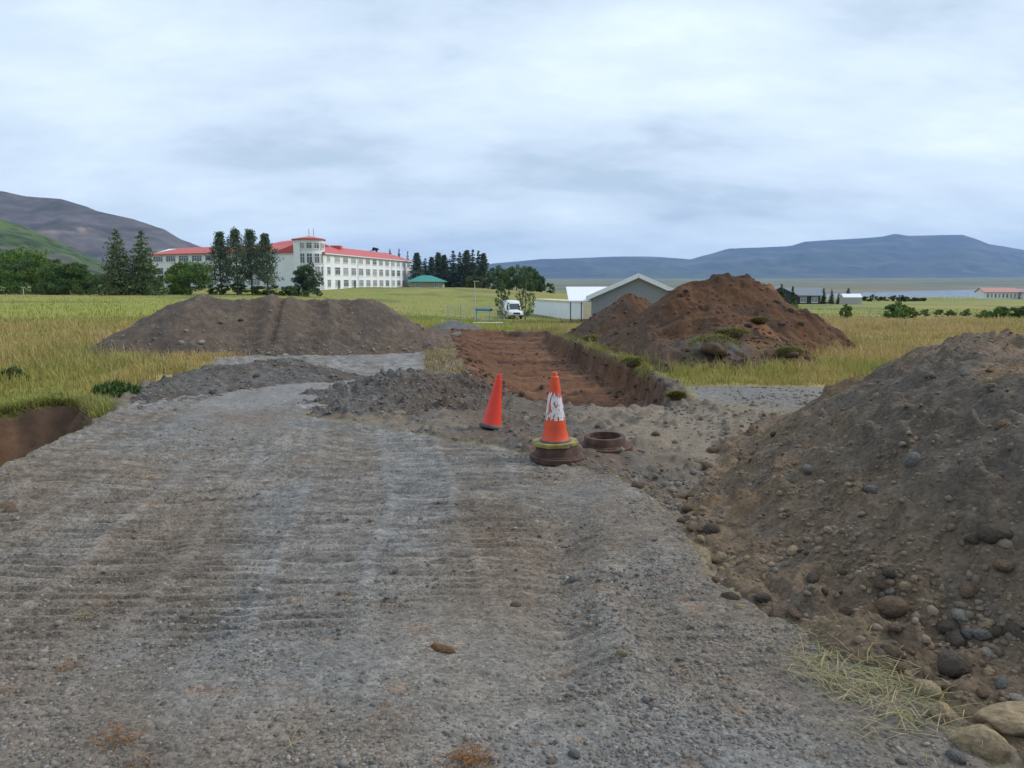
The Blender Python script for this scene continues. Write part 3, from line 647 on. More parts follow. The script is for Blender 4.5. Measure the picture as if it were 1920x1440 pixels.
PROF_R = [(500, 520), (760, 503), (905, 496), (960, 491), (1010, 486), (1080, 484), (1150, 481), (1220, 481), (1290, 486), (1330, 475), (1360, 466), (1420, 464), (1475, 461), (1500, 453), (1545, 450), (1600, 447), (1640, 444), (1665, 438),
          (1690, 442), (1740, 441), (1790, 440), (1815, 448), (1840, 458), (1880, 464), (1920, 471), (2050, 488), (2300, 500), (2700, 510)]
PROF_L = [(-1600, 330), (-600, 318), (-250, 330), (0, 355), (30, 359), (70, 368), (135, 373), (180, 387), (200, 396), (265, 411), (320, 430), (350, 449), (395, 466), (450, 490), (520, 515), (600, 530), (700, 534)]
PROF_G = [(-1500, 330), (-500, 345), (-150, 372), (0, 402), (50, 420), (100, 442), (150, 465), (195, 490), (235, 515), (290, 533), (400, 540)]
mountain('mountain', PROF_R, 9000, 2600, 2500, R(-18), R(52), 0, col_far, 330, 70, 34.0, 300)
mountain('mountain', PROF_L, 1900, 800, 900, R(-62), R(-10), 0, col_bare, 330, 110, 9.0, 320)
mountain('hillside', PROF_G, 800, 380, 400, R(-60), R(-20), 0, col_green, 240, 80, 4.0, 340)
# ================================================================== STONES AND GRAVEL
def hit(px, py, tmax=60):
    """where the sight line of a photo pixel meets the ground or a heap"""
    d = at(px, py, Y=1.0) - Vector((0, 0, CAM_H)); t = np.concatenate([np.linspace(1.2, 12, 140), np.linspace(12.2, tmax, 240)])
    for _ in range(2):
        x, y, z = d.x * t, d.y * t, CAM_H + d.z * t
        b_ = z < top_z(x, y); i = int(np.argmax(b_)) if b_.any() else len(t) - 1
        if _ == 0: t = np.linspace(t[max(0, i - 1)], t[i], 25)
    return Vector((x[i], y[i], z[i])), t[i] * d.length
_STONES = []
def stone_mesh(seed, sub=2, angular=0.0, flat=0.75):
    bm = bmesh.new(); bmesh.ops.create_icosphere(bm, subdivisions=sub, radius=0.5)
    r_ = random.Random(seed); sh = [r_.uniform(0, 50) for _ in range(3)]
    planes = [(Vector((r_.gauss(0, 1), r_.gauss(0, 1), r_.gauss(0, 1))).normalized(), r_.uniform(0.27, 0.42)) for _ in range(int(3 + 7 * angular))]
    for v in bm.verts:
        p = v.co.normalized()
        n_ = float(vn(p.x * 1.3 + sh[0] + p.z, p.y * 1.3 + sh[1] - p.z * 0.7, seed)) - 0.5; n2_ = float(vn(p.x * 3.5 + sh[1], p.y * 3.5 + p.z * 3 + sh[2], seed + 3)) - 0.5
        v.co = p * (0.5 + 0.22 * n_ + 0.07 * n2_ * (1 if sub > 2 else 0.6))
        for nn, dd_ in planes:
            e_ = v.co.dot(nn) - dd_
            if e_ > 0: v.co -= nn * e_ * (0.85 if angular > 0.4 else 0.55)
        v.co.z *= flat
    for f in bm.faces: f.smooth = True
    me = bpy.data.meshes.new('stone'); bm.to_mesh(me); bm.free(); return me
STONE_COLS = {'tan': (0.285, 0.215, 0.130), 'brown': (0.105, 0.072, 0.050), 'dark': (0.075, 0.058, 0.046), 'grey': (0.135, 0.128, 0.115), 'pale': (0.25, 0.235, 0.20), 'soil': (0.125, 0.085, 0.055), 'orange': (0.15, 0.085, 0.045)}
def stone_mat(k):
    c = STONE_COLS[k]
    return plain('stone_' + k, c, rough=0.88, var=0.32, scale=7.0, bump=0.9, spec=0.25, wear=tuple(0.55 * v + 0.45 * w for v, w in zip(c, (0.10, 0.07, 0.045))), wear_scale=3.0, wear_amt=0.6)
SM = {k: stone_mat(k) for k in STONE_COLS}
PROTO = {}
for k in STONE_COLS:
    PROTO[k] = []
    for j in range(5):
        me = stone_mesh(500 + j * 7 + len(k) * 13, 2, angular=(0.9 if j % 2 or k in ('dark', 'brown') else 0.35), flat=random.uniform(0.62, 0.85)); me.materials.append(SM[k]); PROTO[k].append(me)
rs = random.Random(3)
def stone(p, size, kind, parent, name='stone', stretch=None, sink=0.34):
    s = stretch or rs.uniform(0.8, 1.5)
    o = put(name, rs.choice(PROTO[kind]), parent, (p[0], p[1], p[2] + size * (0.36 - sink)), (rs.uniform(-.25, .25), rs.uniform(-.25, .25), rs.uniform(0, 6.28)), (size * s, size / math.sqrt(s), size * rs.uniform(0.85, 1.1)))
    return o
def stone_px(px, py, d_px, kind, parent, **kw):
    p, t = hit(px, py); return stone(p, d_px / F_PX * t * 1.06, kind, parent, **kw)
ON_HEAP = [(1333, 995, 30, 'dark'), (1280, 978, 24, 'brown'), (1289, 955, 28, 'brown'), (1273, 935, 28, 'soil'), (1313, 1011, 18, 'tan'), (1351, 1046, 22, 'tan'), (1462, 1155, 44, 'brown'), (1604, 1151, 38, 'brown'),
           (1678, 1140, 42, 'soil'), (1524, 1087, 30, 'dark'), (1546, 1107, 20, 'brown'), (1667, 1075, 28, 'dark'), (1649, 1098, 20, 'brown'), (1671, 1227, 36, 'brown'), (1862, 1004, 50, 'dark'), (1827, 1015, 24, 'dark'), (1638, 920, 26, 'grey'),
           (1513, 882, 22, 'grey'), (1715, 867, 30, 'grey'), (1778, 1178, 36, 'dark'), (1795, 1204, 40, 'dark'), (1787, 1249, 58, 'dark'), (1849, 1231, 28, 'pale'), (1800, 1155, 24, 'pale'), (1738, 1298, 40, 'tan'),
           (1907, 1311, 24, 'pale'), (1711, 1167, 20, 'brown'), (1880, 1062, 34, 'soil'), (1813, 1107, 28, 'soil'), (1387, 1140, 20, 'tan'), (1369, 1122, 28, 'dark'), (1427, 1122, 28, 'dark'), (1342, 1089, 20, 'brown'), (1489, 1151, 24, 'soil'),
           (1884, 798, 26, 'soil'), (1624, 931, 12, 'tan'), (1691, 834, 16, 'pale'), (1743, 706, 16, 'grey'), (1810, 703, 15, 'grey'), (1851, 715, 18, 'tan'), (1375, 1050, 18, 'tan'), (1362, 1062, 16, 'tan'), (1388, 1058, 16, 'soil'),
           (1400, 1048, 14, 'tan'), (1352, 1068, 14, 'tan'), (1434, 1082, 13, 'tan'), (1452, 1071, 14, 'grey'), (1420, 1090, 11, 'tan'), (1300, 930, 18, 'soil'), (1307, 968, 20, 'brown'), (1320, 955, 14, 'tan'), (1295, 992, 16, 'soil'),
           (1690, 1228, 18, 'tan'), (1685, 1250, 20, 'soil'), (1700, 1100, 20, 'tan'), (1672, 1110, 16, 'pale'), (1685, 1180, 26, 'soil'), (1770, 1160, 16, 'tan'), (1836, 1190, 26, 'grey'), (1850, 1170, 18, 'tan'), (1815, 1190, 20, 'grey'),
           (1870, 1185, 26, 'dark'), (1905, 1190, 34, 'dark'), (1808, 1262, 24, 'soil'), (1776, 1292, 18, 'brown'), (1700, 1265, 16, 'tan'), (1855, 1262, 20, 'tan'), (1880, 1285, 22, 'grey'), (1740, 1270, 16, 'soil'), (1840, 1300, 20, 'soil')]
for q in ON_HEAP: stone_px(*q, hp_right)
cnt = 0
while cnt < 80:                                    # smaller stones strewn over the stony heap, most at its foot
    x_, y_ = rs.uniform(1.2, 6.5), rs.uniform(2.0, 8.5)
    h_ = float(heap_right(np.array([x_]), np.array([y_]))[0])
    if h_ < 0.015 or rs.random() > (1.0 if h_ < 0.25 else 0.07): continue
    sz = min(0.10, rs.lognormvariate(-3.35, 0.35)); z_ = float(top_z(x_, y_)[0]); stone((x_, y_, z_), sz, rs.choice(['tan', 'soil', 'brown', 'soil', 'soil', 'brown', 'grey']), hp_right); cnt += 1
ON_GROUND = [(968, 1136, 18, 'soil'), (1078, 1088, 20, 'grey'), (1242, 1152, 16, 'pale'), (1166, 1224, 14, 'tan'), (1131, 1300, 12, 'pale'), (1196, 912, 26, 'brown'), (1226, 919, 20, 'soil'), (1192, 940, 9, 'pale'), (1325, 878, 24, 'brown'), (1337, 848, 24, 'soil'),
             (1275, 905, 18, 'brown'), (1300, 888, 16, 'grey'), (1134, 1072, 12, 'pale'), (1057, 1095, 10, 'pale'), (393, 935, 12, 'pale'), (742, 1070, 12, 'grey'), (720, 1202, 11, 'pale'), (1075, 1415, 20, 'grey'), (1032, 1430, 18, 'grey'), (1090, 1355, 18, 'pale'),
             (12, 952, 26, 'soil'), (22, 962, 26, 'brown'), (680, 1278, 13, 'pale'), (835, 1220, 26, 'orange'), (818, 1214, 18, 'orange'), (1270, 1150, 12, 'grey'), (1660, 1345, 14, 'pale'), (1615, 1320, 12, 'pale'), (1790, 1420, 24, 'grey'), (1690, 1430, 12, 'grey'),
             (940, 745, 10, 'dark'), (985, 775, 12, 'grey'), (1120, 800, 12, 'brown'), (1230, 815, 12, 'soil'), (1390, 800, 10, 'brown'), (1450, 815, 12, 'dark'), (1410, 770, 9, 'tan')]
for q in ON_GROUND: stone_px(*q, ground_o)
for q in [(377, 642, 14, 'pale'), (340, 643, 11, 'pale'), (536, 668, 14, 'pale'), (503, 663, 9, 'pale'), (574, 671, 10, 'tan'), (655, 662, 8, 'pale'), (290, 636, 10, 'grey'), (325, 665, 10, 'tan'), (230, 668, 9, 'pale'), (415, 605, 8, 'grey'), (453, 600, 9, 'dark'), (700, 655, 8, 'tan'), (730, 652, 8, 'tan'), (380, 640, 8, 'tan'), (625, 666, 8, 'soil'), (400, 666, 8, 'pale')]:
    stone_px(*q, hp_left)
for q in [(638, 712, 11, 'grey'), (480, 705, 12, 'dark'), (398, 736, 12, 'dark'), (560, 695, 8, 'grey'), (470, 730, 8, 'tan'), (330, 770, 9, 'grey')]: stone_px(*q, md_a)
for q in [(593, 753, 10, 'dark'), (688, 719, 8, 'dark'), (665, 790, 10, 'dark'), (686, 795, 8, 'pale'), (760, 720, 8, 'tan'), (800, 770, 9, 'dark'), (850, 790, 8, 'tan'), (700, 745, 7, 'pale')]: stone_px(*q, md_b)

def boulder(px, py, d_px, label, seed, st, kind='tan', rz=0.0, flat=0.8, ang_=0.5):
    p, t = hit(px, py); s = d_px / F_PX * t
    me = stone_mesh(seed, 4, ang_, flat); me.materials.append(SM[kind])
    o = put('boulder', me, None, (p.x, p.y, p.z + s * 0.14), (0.1, -0.1, rz), (s * st[0], s * st[1], s * st[2])); return tag(o, label, 'boulder')
boulder(1830, 1410, 78, 'rounded tan boulder at the foot of the stony heap, nearest the camera', 900, (1.05, 0.72, 0.95), rz=-0.6, ang_=0.7)
boulder(1900, 1366, 96, 'big angular tan boulder half behind the rounded one, bottom right corner', 917, (1.15, 0.7, 0.8), rz=-0.15, ang_=1.0)
boulder(1767, 1345, 44, 'fist-sized tan cobble just left of the two big boulders', 931, (1.0, 0.85, 1.0), rz=0.7, ang_=0.2)
p_ = at(856, 628, z=-0.2); boulder(856, 630, 16, 'pale boulder by the dug hole at the far left of the trench', 940, (1.2, 1, 1), 'pale')

# -- loose gravel: tens of thousands of little stones lying on the surface
def ico_np():
    bm = bmesh.new(); bmesh.ops.create_icosphere(bm, subdivisions=1, radius=1.0); bm.verts.ensure_lookup_table()
    v = np.array([v.co[:] for v in bm.verts]); f = np.array([[q.index for q in p.verts] for p in bm.faces if p.calc_center_median().z > -0.55]); bm.free(); return v, f
ICO_V, ICO_F = ico_np()
def pebbles(name, x, y, size, col, parent, label):
    n_ = len(x); z = top_z(x, y)
    a = rng.uniform(0, 6.28, n_); st = rng.uniform(0.75, 1.45, n_); fl = rng.uniform(0.5, 0.9, n_)
    V = np.repeat(ICO_V[None], n_, 0) * (1 + rng.uniform(-0.22, 0.22, (n_, len(ICO_V), 1)))
    sx = size * st; sy = size / np.sqrt(st); sz = size * fl
    X = V[:, :, 0] * sx[:, None]; Y = V[:, :, 1] * sy[:, None]; Z = V[:, :, 2] * sz[:, None]
    ca, sa = np.cos(a)[:, None], np.sin(a)[:, None]
    P = np.stack([X * ca - Y * sa + x[:, None], X * sa + Y * ca + y[:, None], Z + z[:, None] + 0.10 * sz[:, None]], -1)
    F = (ICO_F[None] + (np.arange(n_) * len(ICO_V))[:, None, None]).reshape(-1, 3)
    C = np.repeat(col[:, None, :], len(ICO_V), 1).reshape(-1, 3)
    o = put(name, mesh_np(name, P.reshape(-1, 3), F, M_PEBBLE, C, smooth=False), parent)
    o['kind'] = 'stuff'; return o
PCOL = np.array([(0.17, 0.172, 0.178), (0.20, 0.20, 0.205), (0.14, 0.142, 0.148), (0.155, 0.143, 0.13), (0.185, 0.16, 0.135), (0.25, 0.245, 0.235), (0.12, 0.11, 0.10), (0.165, 0.168, 0.175)])
def pcols(n_, warm=0.0):
    c = PCOL[rng.integers(0, len(PCOL), n_)] * rng.uniform(0.75, 1.2, (n_, 1))
    return c * (1 - warm) + np.array([0.16, 0.115, 0.075]) * warm * rng.uniform(0.7, 1.5, (n_, 1))
def scatter(n_, r0, r1, a0, a1, power=-0.6):
    u = rng.random(n_); q = power + 1; r = (r0 ** q + u * (r1 ** q - r0 ** q)) ** (1 / q); a = rng.uniform(a0, a1, n_)
    return r * np.sin(a), r * np.cos(a)
x, y = scatter(62000, 2.0, 9.5, R(-42), R(42), -1.3)
_, _, g_, inf = ground(x, y); cov = heap_cover(x, y)
den = sstep(0.47, 0.60, fbm(x * 1.5, y * 1.5, 4, 90)) * (0.75 + 0.5 * sstep(-0.2, 0.8, x)) + 0.07 + 0.2 * sstep(3.2, 2.5, y); den = den * (1 - 0.8 * sstep(0.36, 0.54, fbm(x * 0.55, y * 0.35, 3, 71)) * (x < 0.2))
k = (inf['road'] > 0.6) & (cov < 0) & (rng.random(len(x)) < den)
x, y = x[k], y[k]; dist_ = np.hypot(x, y)
size = rng.lognormal(math.log(0.0050), 0.45, len(x)) * (0.8 + 0.09 * dist_); size = np.clip(size, 0.003, 0.024)
pebbles('gravel', x, y, size, pcols(len(x), 0.0) * np.array([1.06, 0.97, 0.86]), ground_o, '')
x, y = scatter(30000, 5.2, 15, R(-20), R(30), -0.98)
_, _, g_, inf = ground(x, y); cov = heap_cover(x, y)
k = ((inf['soil'] > 0.6) | (inf['pad'] > 0.6)) & (inf['trench'] < 0.4) & (cov < 0) & (rng.random(len(x)) < 0.10 + 0.5 * sstep(0.5, 0.66, fbm(x * 2, y * 2, 3, 91))); x, y = x[k], y[k]
pebbles('gravel', x, y, np.clip(rng.lognormal(math.log(0.014), 0.5, len(x)), 0.005, 0.04), pcols(len(x), 0.5), ground_o, '')
x, y = scatter(60000, 2.2, 9.0, R(8), R(44), -1.2)
h_ = heap_right(x, y); k = (h_ > 0.0) & (rng.random(len(x)) < 0.10 + 0.5 * sstep(0.5, 0.30, h_) * sstep(0.4, 0.6, fbm(x * 2.5, y * 2.5, 3, 92)) + 0.2 * sstep(0.55, 0.68, fbm(x * 1.5, y * 1.5, 3, 93)))
x, y = x[k], y[k]
pebbles('pebbles', x, y, np.clip(rng.lognormal(math.log(0.0082), 0.55, len(x)), 0.004, 0.030), pcols(len(x), 0.86) * 1.05, hp_right, '')
x, y = scatter(9000, 15.5, 26, R(-34), R(-3), -0.5); h_ = heap_left(x, y); k = (h_ > 0.0) & (rng.random(len(x)) < 0.10 + 0.6 * sstep(0.45, 0.1, h_)); x, y = x[k], y[k]
pebbles('pebbles', x, y, np.clip(rng.lognormal(math.log(0.022), 0.4, len(x)), 0.01, 0.06), pcols(len(x), 0.5) * 1.1, hp_left, '')
for hf_, hp_, r0_, r1_, a0_, a1_ in ((mound_a, md_a, 8.3, 17, R(-34), R(-7)), (mound_b, md_b, 8.3, 15.5, R(-19), R(1))):
    x, y = scatter(9000, r0_, r1_, a0_, a1_, -0.8); h_ = hf_(x, y); k = (h_ > 0) & (rng.random(len(x)) < 0.55); x, y = x[k], y[k]
    pebbles('pebbles', x, y, np.clip(rng.lognormal(math.log(0.015), 0.45, len(x)), 0.006, 0.04), pcols(len(x), 0.3) * 0.9, hp_, '')
# crumbs of soil on the brown heaps
for hf_, hp_, n_, r0_, r1_, a0_, a1_ in ((heap_soil, hp_soil, 5000, 14, 27, R(4), R(28)), (heap_soil2, hp_soil2, 2500, 23, 29, R(0), R(18))):
    x, y = scatter(n_, r0_, r1_, a0_, a1_, -0.5); h_ = hf_(x, y); k = (h_ > 0) & (rng.random(len(x)) < 0.5); x, y = x[k], y[k]
    cc = np.array([(0.115, 0.055, 0.03), (0.07, 0.04, 0.028), (0.16, 0.075, 0.036), (0.09, 0.06, 0.04)])[rng.integers(0, 4, len(x))]
    pebbles('soil_crumbs', x, y, np.clip(rng.lognormal(math.log(0.026), 0.55, len(x)), 0.012, 0.11), cc, hp_, '')
x, y = scatter(5000, 11.5, 36, R(-6), R(13), -0.8); _, _, g_, inf = ground(x, y); k = (inf['trench'] > 0.0) & (heap_cover(x, y) < 0) & (rng.random(len(x)) < np.where(inf['trench'] < 0.6, 0.9, 0.12)); x, y = x[k], y[k]
pebbles('soil_crumbs', x, y, np.clip(rng.lognormal(math.log(0.03), 0.5, len(x)), 0.012, 0.11), np.array([(0.09, 0.05, 0.03), (0.075, 0.045, 0.03), (0.12, 0.06, 0.03)])[rng.integers(0, 3, len(x))], ground_o, '')

# ================================================================== GRASS
def blades(name, x, y, z, h, col_root, col_tip, width, bend, parent=None, flat=None):
    n_ = len(x); a = rng.uniform(0, 6.28, n_); dx, dy = np.cos(a), np.sin(a); w = width * 0.5
    b_ = bend * h; px, py = -dy, dx
    up = np.sqrt(np.maximum(h * h - b_ * b_, (0.05 * h) ** 2))
    def P(f, bf, s): return np.stack([x + dx * b_ * bf + px * w * s, y + dy * b_ * bf + py * w * s, z + up * f], -1)
    V = np.stack([P(-0.02, 0, -1), P(-0.02, 0, 1), P(0.6, 0.32, 0.85), P(0.6, 0.32, -0.85), P(1.0, 1.0, 0)], 1)
    i = np.arange(n_)[:, None] * 5
    q = np.concatenate([i + 0, i + 1, i + 2, i + 3], 1); t = np.concatenate([i + 3, i + 2, i + 4], 1)
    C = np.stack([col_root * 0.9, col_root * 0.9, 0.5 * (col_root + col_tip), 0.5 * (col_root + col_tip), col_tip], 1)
    return put(name, mesh_np(name, V.reshape(-1, 3), [q, t], M_GRASS, C.reshape(-1, 3), smooth=False), parent)
def tufted(x, y, per, spread):
    X = np.repeat(x, per) + rng.normal(0, 1, len(x) * per) * np.repeat(spread, per); Y = np.repeat(y, per) + rng.normal(0, 1, len(x) * per) * np.repeat(spread, per); return X, Y
def meadow(n_, r0, r1, a0, a1, power, per):
    x, y = scatter(n_, r0, r1, a0, a1, power)
    nr_ = np.hypot(x, y) < 56; keep = np.ones(len(x), bool)
    if nr_.any():
        _, _, _, inf = ground_near(x[nr_], y[nr_]); kk = (inf['bare'] < 0.15) & (inf['ditch'] < -0.01) & (inf['trench'] < -0.02) & (heap_cover(x[nr_], y[nr_]) < -0.03) & (rng.random(nr_.sum()) > inf['vg'] * 1.1); keep[nr_] = kk
    x, y = x[keep], y[keep]; r = np.hypot(x, y)
    x, y = tufted(x, y, per, 0.05 + 0.006 * r); r = np.hypot(x, y)
    if True:
        keep = np.ones(len(x), bool); nr_ = r < 40
        _, _, _, inf = ground_near(x[nr_], y[nr_]); keep[nr_] = (inf['bare'] < 0.5) & (inf['ditch'] < 0.03); x, y, r = x[keep], y[keep], r[keep]
    return x, y, r
def grass_cols(x, y):
    base = grass_ground_col(x, y); n_ = len(x); jit = rng.uniform(0.72, 1.3, (n_, 1))
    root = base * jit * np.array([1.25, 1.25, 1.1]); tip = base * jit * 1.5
    st = rng.random(n_) < 0.22 + 0.35 * sstep(15, 20, y) * (1 - sstep(60, 100, y)); tip[st] = np.array([0.52, 0.39, 0.21]) * rng.uniform(0.7, 1.15, (st.sum(), 1))
    gr = rng.random(n_) < 0.25; tip[gr] = np.array([0.25, 0.27, 0.07]) * rng.uniform(0.8, 1.3, (gr.sum(), 1)); return root, tip
xs_, ys_, hs_, ws_ = [], [], [], []
for (n_, r0, r1, a0, a1, pw, per) in ((15000, 6.5, 42, R(-41), R(-4), -0.9, 8), (12000, 11.0, 48, R(3), R(41), -0.9, 8), (9000, 38, 170, R(-41), R(41), -0.9, 4), (2500, 36, 105, R(-9), R(10), -0.9, 7)):
    x, y, r = meadow(n_, r0, r1, a0, a1, pw, per); xs_.append(x); ys_.append(y)
x = np.concatenate(xs_); y = np.concatenate(ys_); r = np.hypot(x, y)
h = 0.72 * rng.uniform(0.10, 0.34, len(x)) * (0.75 + 0.55 * sstep(9, 16, r)) * (0.25 + 1.5 * fbm(x * 0.55, y * 0.4, 3, 250)); h = h * (1 - 0.35 * sstep(40, 90, r) * (x < 0))
root, tip = grass_cols(x, y)
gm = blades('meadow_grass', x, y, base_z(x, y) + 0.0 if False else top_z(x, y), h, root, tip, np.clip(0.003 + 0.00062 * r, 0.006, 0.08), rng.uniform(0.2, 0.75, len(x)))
stuff(gm, 'tall yellow-green meadow grass with straw-coloured heads on both sides')
# fringe hanging over the cut edges of ditch and trench
def fringe(poly, n_, lo, hi, cond):
    P = np.array(poly); i = rng.integers(0, len(P), n_); t = rng.random(n_)[:, None]; q = P[i] * (1 - t) + P[(i + 1) % len(P)] * t + rng.normal(0, 0.13, (n_, 2))
    x, y = q[:, 0], q[:, 1]; k = cond(x, y); x, y = x[k], y[k]
    _, _, _, inf = ground_near(x, y); s = inf['trench'] if poly is TRENCH else inf['ditch']; k = (s < 0.03) & (s > -0.35); return x[k], y[k]
x1, y1 = fringe(DITCH, 5200, 0, 0, lambda x, y: (y > 8.3) & (x < -5.3) & (y + 0.5 * x > 4.2)); x2, y2 = fringe(TRENCH, 5000, 0, 0, lambda x, y: (x > 1.2) & (y > 11.8) & (fbm(x * 1.2, y * 1.2, 3, 260) > 0.45))
x = np.concatenate([x1, x2]); y = np.concatenate([y1, y2]); x, y = tufted(x, y, 4, np.full(len(x), 0.03)); root, tip = grass_cols(x, y); gr = x > 0; tip[gr] = tip[gr] * 0.5 + np.array([0.10, 0.075, 0.035]); 
stuff(blades('edge_grass', x, y, top_z(x, y), rng.uniform(0.08, 0.24, len(x)), root, tip, np.full(len(x), 0.010), rng.uniform(0.5, 0.97, len(x))), 'matted grass hanging over the cut edges of ditch and trench')
# dry strands on the strip left of the trench and on the soil beside it
x, y = scatter(2600, 14, 24, R(-9), R(-1.5), -0.5); _, _, _, inf = ground_near(x, y); k = (inf['soil'] > .5) & (inf['trench'] < -0.05) & (heap_cover(x, y) < 0); x, y = x[k], y[k]; n_ = len(x)
dc = np.array([0.26, 0.20, 0.085]) * rng.uniform(0.6, 1.2, (n_, 1)); stuff(blades('dry_grass', x, y, top_z(x, y), rng.uniform(0.06, 0.2, n_), dc * 0.7, dc, np.full(n_, 0.012), rng.uniform(0.6, 0.98, n_)), 'flattened dry grass on the strip left of the trench')
# cut strands thrown on the gravel at the bottom right
def strands(spots, cols, name, label, zl=0.03):
    X, Y, Z, H, C = [], [], [], [], []
    for (px, py, rad_, n_, hl) in spots:
        p, t = hit(px, py); s = rad_ / F_PX * t
        for _ in range(n_):
            X.append(p.x + rs.gauss(0, s)); Y.append(p.y + rs.gauss(0, s * 1.2)); H.append(rs.uniform(0.4, 1.0) * hl); C.append(rs.choice(cols))
    X, Y, H, C = map(np.array, (X, Y, H, C)); Z = top_z(X, Y) + rng.uniform(0.0, zl, len(X)); C = C * rng.uniform(0.7, 1.2, (len(C), 1))
    o = blades(name, X, Y, Z, H, C * 0.9, C, np.full(len(X), 0.0042), rng.uniform(0.975, 0.9995, len(X))); return stuff(o, label)
STRAW = [(0.48, 0.41, 0.23), (0.38, 0.34, 0.17), (0.27, 0.30, 0.10), (0.48, 0.40, 0.24)]
strands([(1545, 1245, 28, 60, .17), (1570, 1280, 26, 70, .16), (1530, 1280, 26, 30, .15), (1660, 1275, 30, 70, .2), (1690, 1320, 34, 80, .2), (1640, 1300, 40, 40, .22), (1620, 1340, 40, 26, .28), (1590, 1240, 40, 30, .2), (1720, 1370, 30, 24, .2)], STRAW, 'cut_grass', 'loose pale green cut grass lying on gravel at the foot of the stony heap')
strands([(158, 1156, 7, 26, .07), (545, 1098, 3, 3, .06), (1150, 890, 12, 14, .10), (560, 1390, 50, 5, .2), (985, 890, 10, 16, .08), (690, 1170, 20, 5, .05)], [(0.46, 0.36, 0.20), (0.36, 0.28, 0.14)], 'straw', 'few dry straw wisps scattered on the gravel track')
strands([(870, 1432, 20, 90, .07), (895, 1428, 15, 60, .06), (200, 1392, 14, 50, .06), (240, 1390, 10, 30, .05), (140, 1250, 10, 30, .06), (265, 1430, 12, 30, .06), (725, 1345, 18, 40, .04), (820, 1215, 16, 40, .04), (190, 1130, 9, 24, .06), (985, 905, 8, 20, .05)], [(0.30, 0.13, 0.04), (0.22, 0.10, 0.04), (0.34, 0.17, 0.06)], 'peat_fibre', 'rusty orange peat fibres scattered on the gravel track', 0.02)

# turf sods torn out with the soil
def sod(px, py, d_px, label, green=1.0, seed=0, st=(1.25, 0.8, 0.65)):
    p, t = hit(px, py); s = d_px / F_PX * t
    o = thing('turf_sod', label, 'turf sod', (p.x, p.y, p.z))
    me = stone_mesh(700 + seed, 3, 0.2, 0.8); me.materials.append(SM['soil']); put('soil_lump', me, o, (0, 0, s * 0.12), (0.2, 0.1, seed), (s * st[0] * .8, s * st[1] * .8, s * st[2] * .8))
    n_ = 700; a = rng.uniform(0, 6.28, n_); q = np.sqrt(rng.random(n_)) * 0.5; X = q * np.cos(a) * s * st[0]; Y = q * np.sin(a) * s * st[1]; Z = s * 0.12 + 0.42 * s * st[2] * np.sqrt(np.maximum(0, 1 - (q * 2) ** 2)) - 0.02
    c = np.array([0.20, 0.225, 0.05]) * rng.uniform(0.6, 1.3, (n_, 1)); c[::3] = np.array([0.30, 0.24, 0.10])
    g = blades('grass', X, Y, Z, rng.uniform(0.08, 0.2, n_) * (0.45 + s * 0.5), c * 0.8, c, np.full(n_, 0.014), rng.uniform(0.75, 0.99, n_), o); g['kind'] = 'stuff'; return o
sod(1338, 662, 78, 'green turf sod on the grey toe of the tall brown heap', seed=1)
sod(1425, 606, 26, 'small pale turf tuft high on the right flank of the tall brown heap', seed=2)
sod(1372, 634, 50, 'brown-edged turf sod on the tall heap just above the green one', seed=3, st=(1.2, .7, .5))
sod(1190, 686, 46, 'overhanging turf sod with green top on the right trench edge', seed=4, st=(1.15, .8, .45))
sod(1480, 668, 40, 'turf sod at the right foot of the tall brown heap', seed=5)
sod(1268, 748, 36, 'mossy turf sod at the near end of the right trench edge', seed=6, st=(1.0, .7, .55))
sod(1110, 640, 26, 'small turf sod between trench and the smaller heap', seed=7)

# ================================================================== CONES AND MANHOLE FRAMES
M_RED = plain('cone_red_plastic', (0.72, 0.040, 0.012), rough=0.42, var=0.07, scale=9, wear=(0.52, 0.05, 0.02), wear_scale=14, wear_amt=0.4)
M_ORANGE = plain('cone_orange_plastic', (0.70, 0.075, 0.018), rough=0.5, var=0.1, scale=9, wear=(0.45, 0.07, 0.03), wear_scale=12, wear_amt=0.55)
M_SLEEVE = plain('worn_white_sleeve', (0.70, 0.70, 0.69), rough=0.45, var=0.08, scale=14, wear=(0.45, 0.44, 0.42), wear_scale=30, wear_amt=0.6)
M_RUBBER = plain('cone_base_rubber', (0.075, 0.085, 0.085), rough=0.8, var=0.3, scale=12, wear=(0.16, 0.15, 0.13), wear_scale=9, wear_amt=0.7)
M_YELLOW = plain('worn_yellow_base', (0.30, 0.24, 0.06), rough=0.7, var=0.35, scale=10, wear=(0.10, 0.095, 0.085), wear_scale=13, wear_amt=1.0)
M_RUST = plain('rusty_iron', (0.070, 0.036, 0.026), rough=0.8, var=0.4, scale=14, bump=0.3, wear=(0.13, 0.065, 0.04), wear_scale=11, wear_amt=0.7)
def ring(px, py, z, r_top, r_fl, h, label, tilt):
    p = at(px, py, z=z); gzv = float(top_z(p.x, p.y)[0])
    o = thing('manhole_frame', label, 'manhole frame', (p.x, p.y, gzv + 0.005)); o.rotation_euler = tilt
    MB().lathe([(r_top - 0.045, h - 0.05), (r_top - 0.045, h), (r_top - 0.03, h + .002), (r_top - 0.006, h), (r_top, h - 0.006), (r_top + .008, 0.05), (r_top + .012, 0.035), (r_top + 0.035, 0.032), (r_top + 0.037, 0.022), (r_fl - .006, 0.020), (r_fl, 0.015), (r_fl, -0.03)], 48).build('flange', M_RUST, o, smooth=True)
    MB().lathe([(r_top - 0.045, h - 0.05), (r_top - 0.062, h - 0.052), (r_top - 0.055, -0.10), (0.02, -0.11)], 48).build('inner_wall', M_RUST, o, smooth=True)
    return o, p, gzv
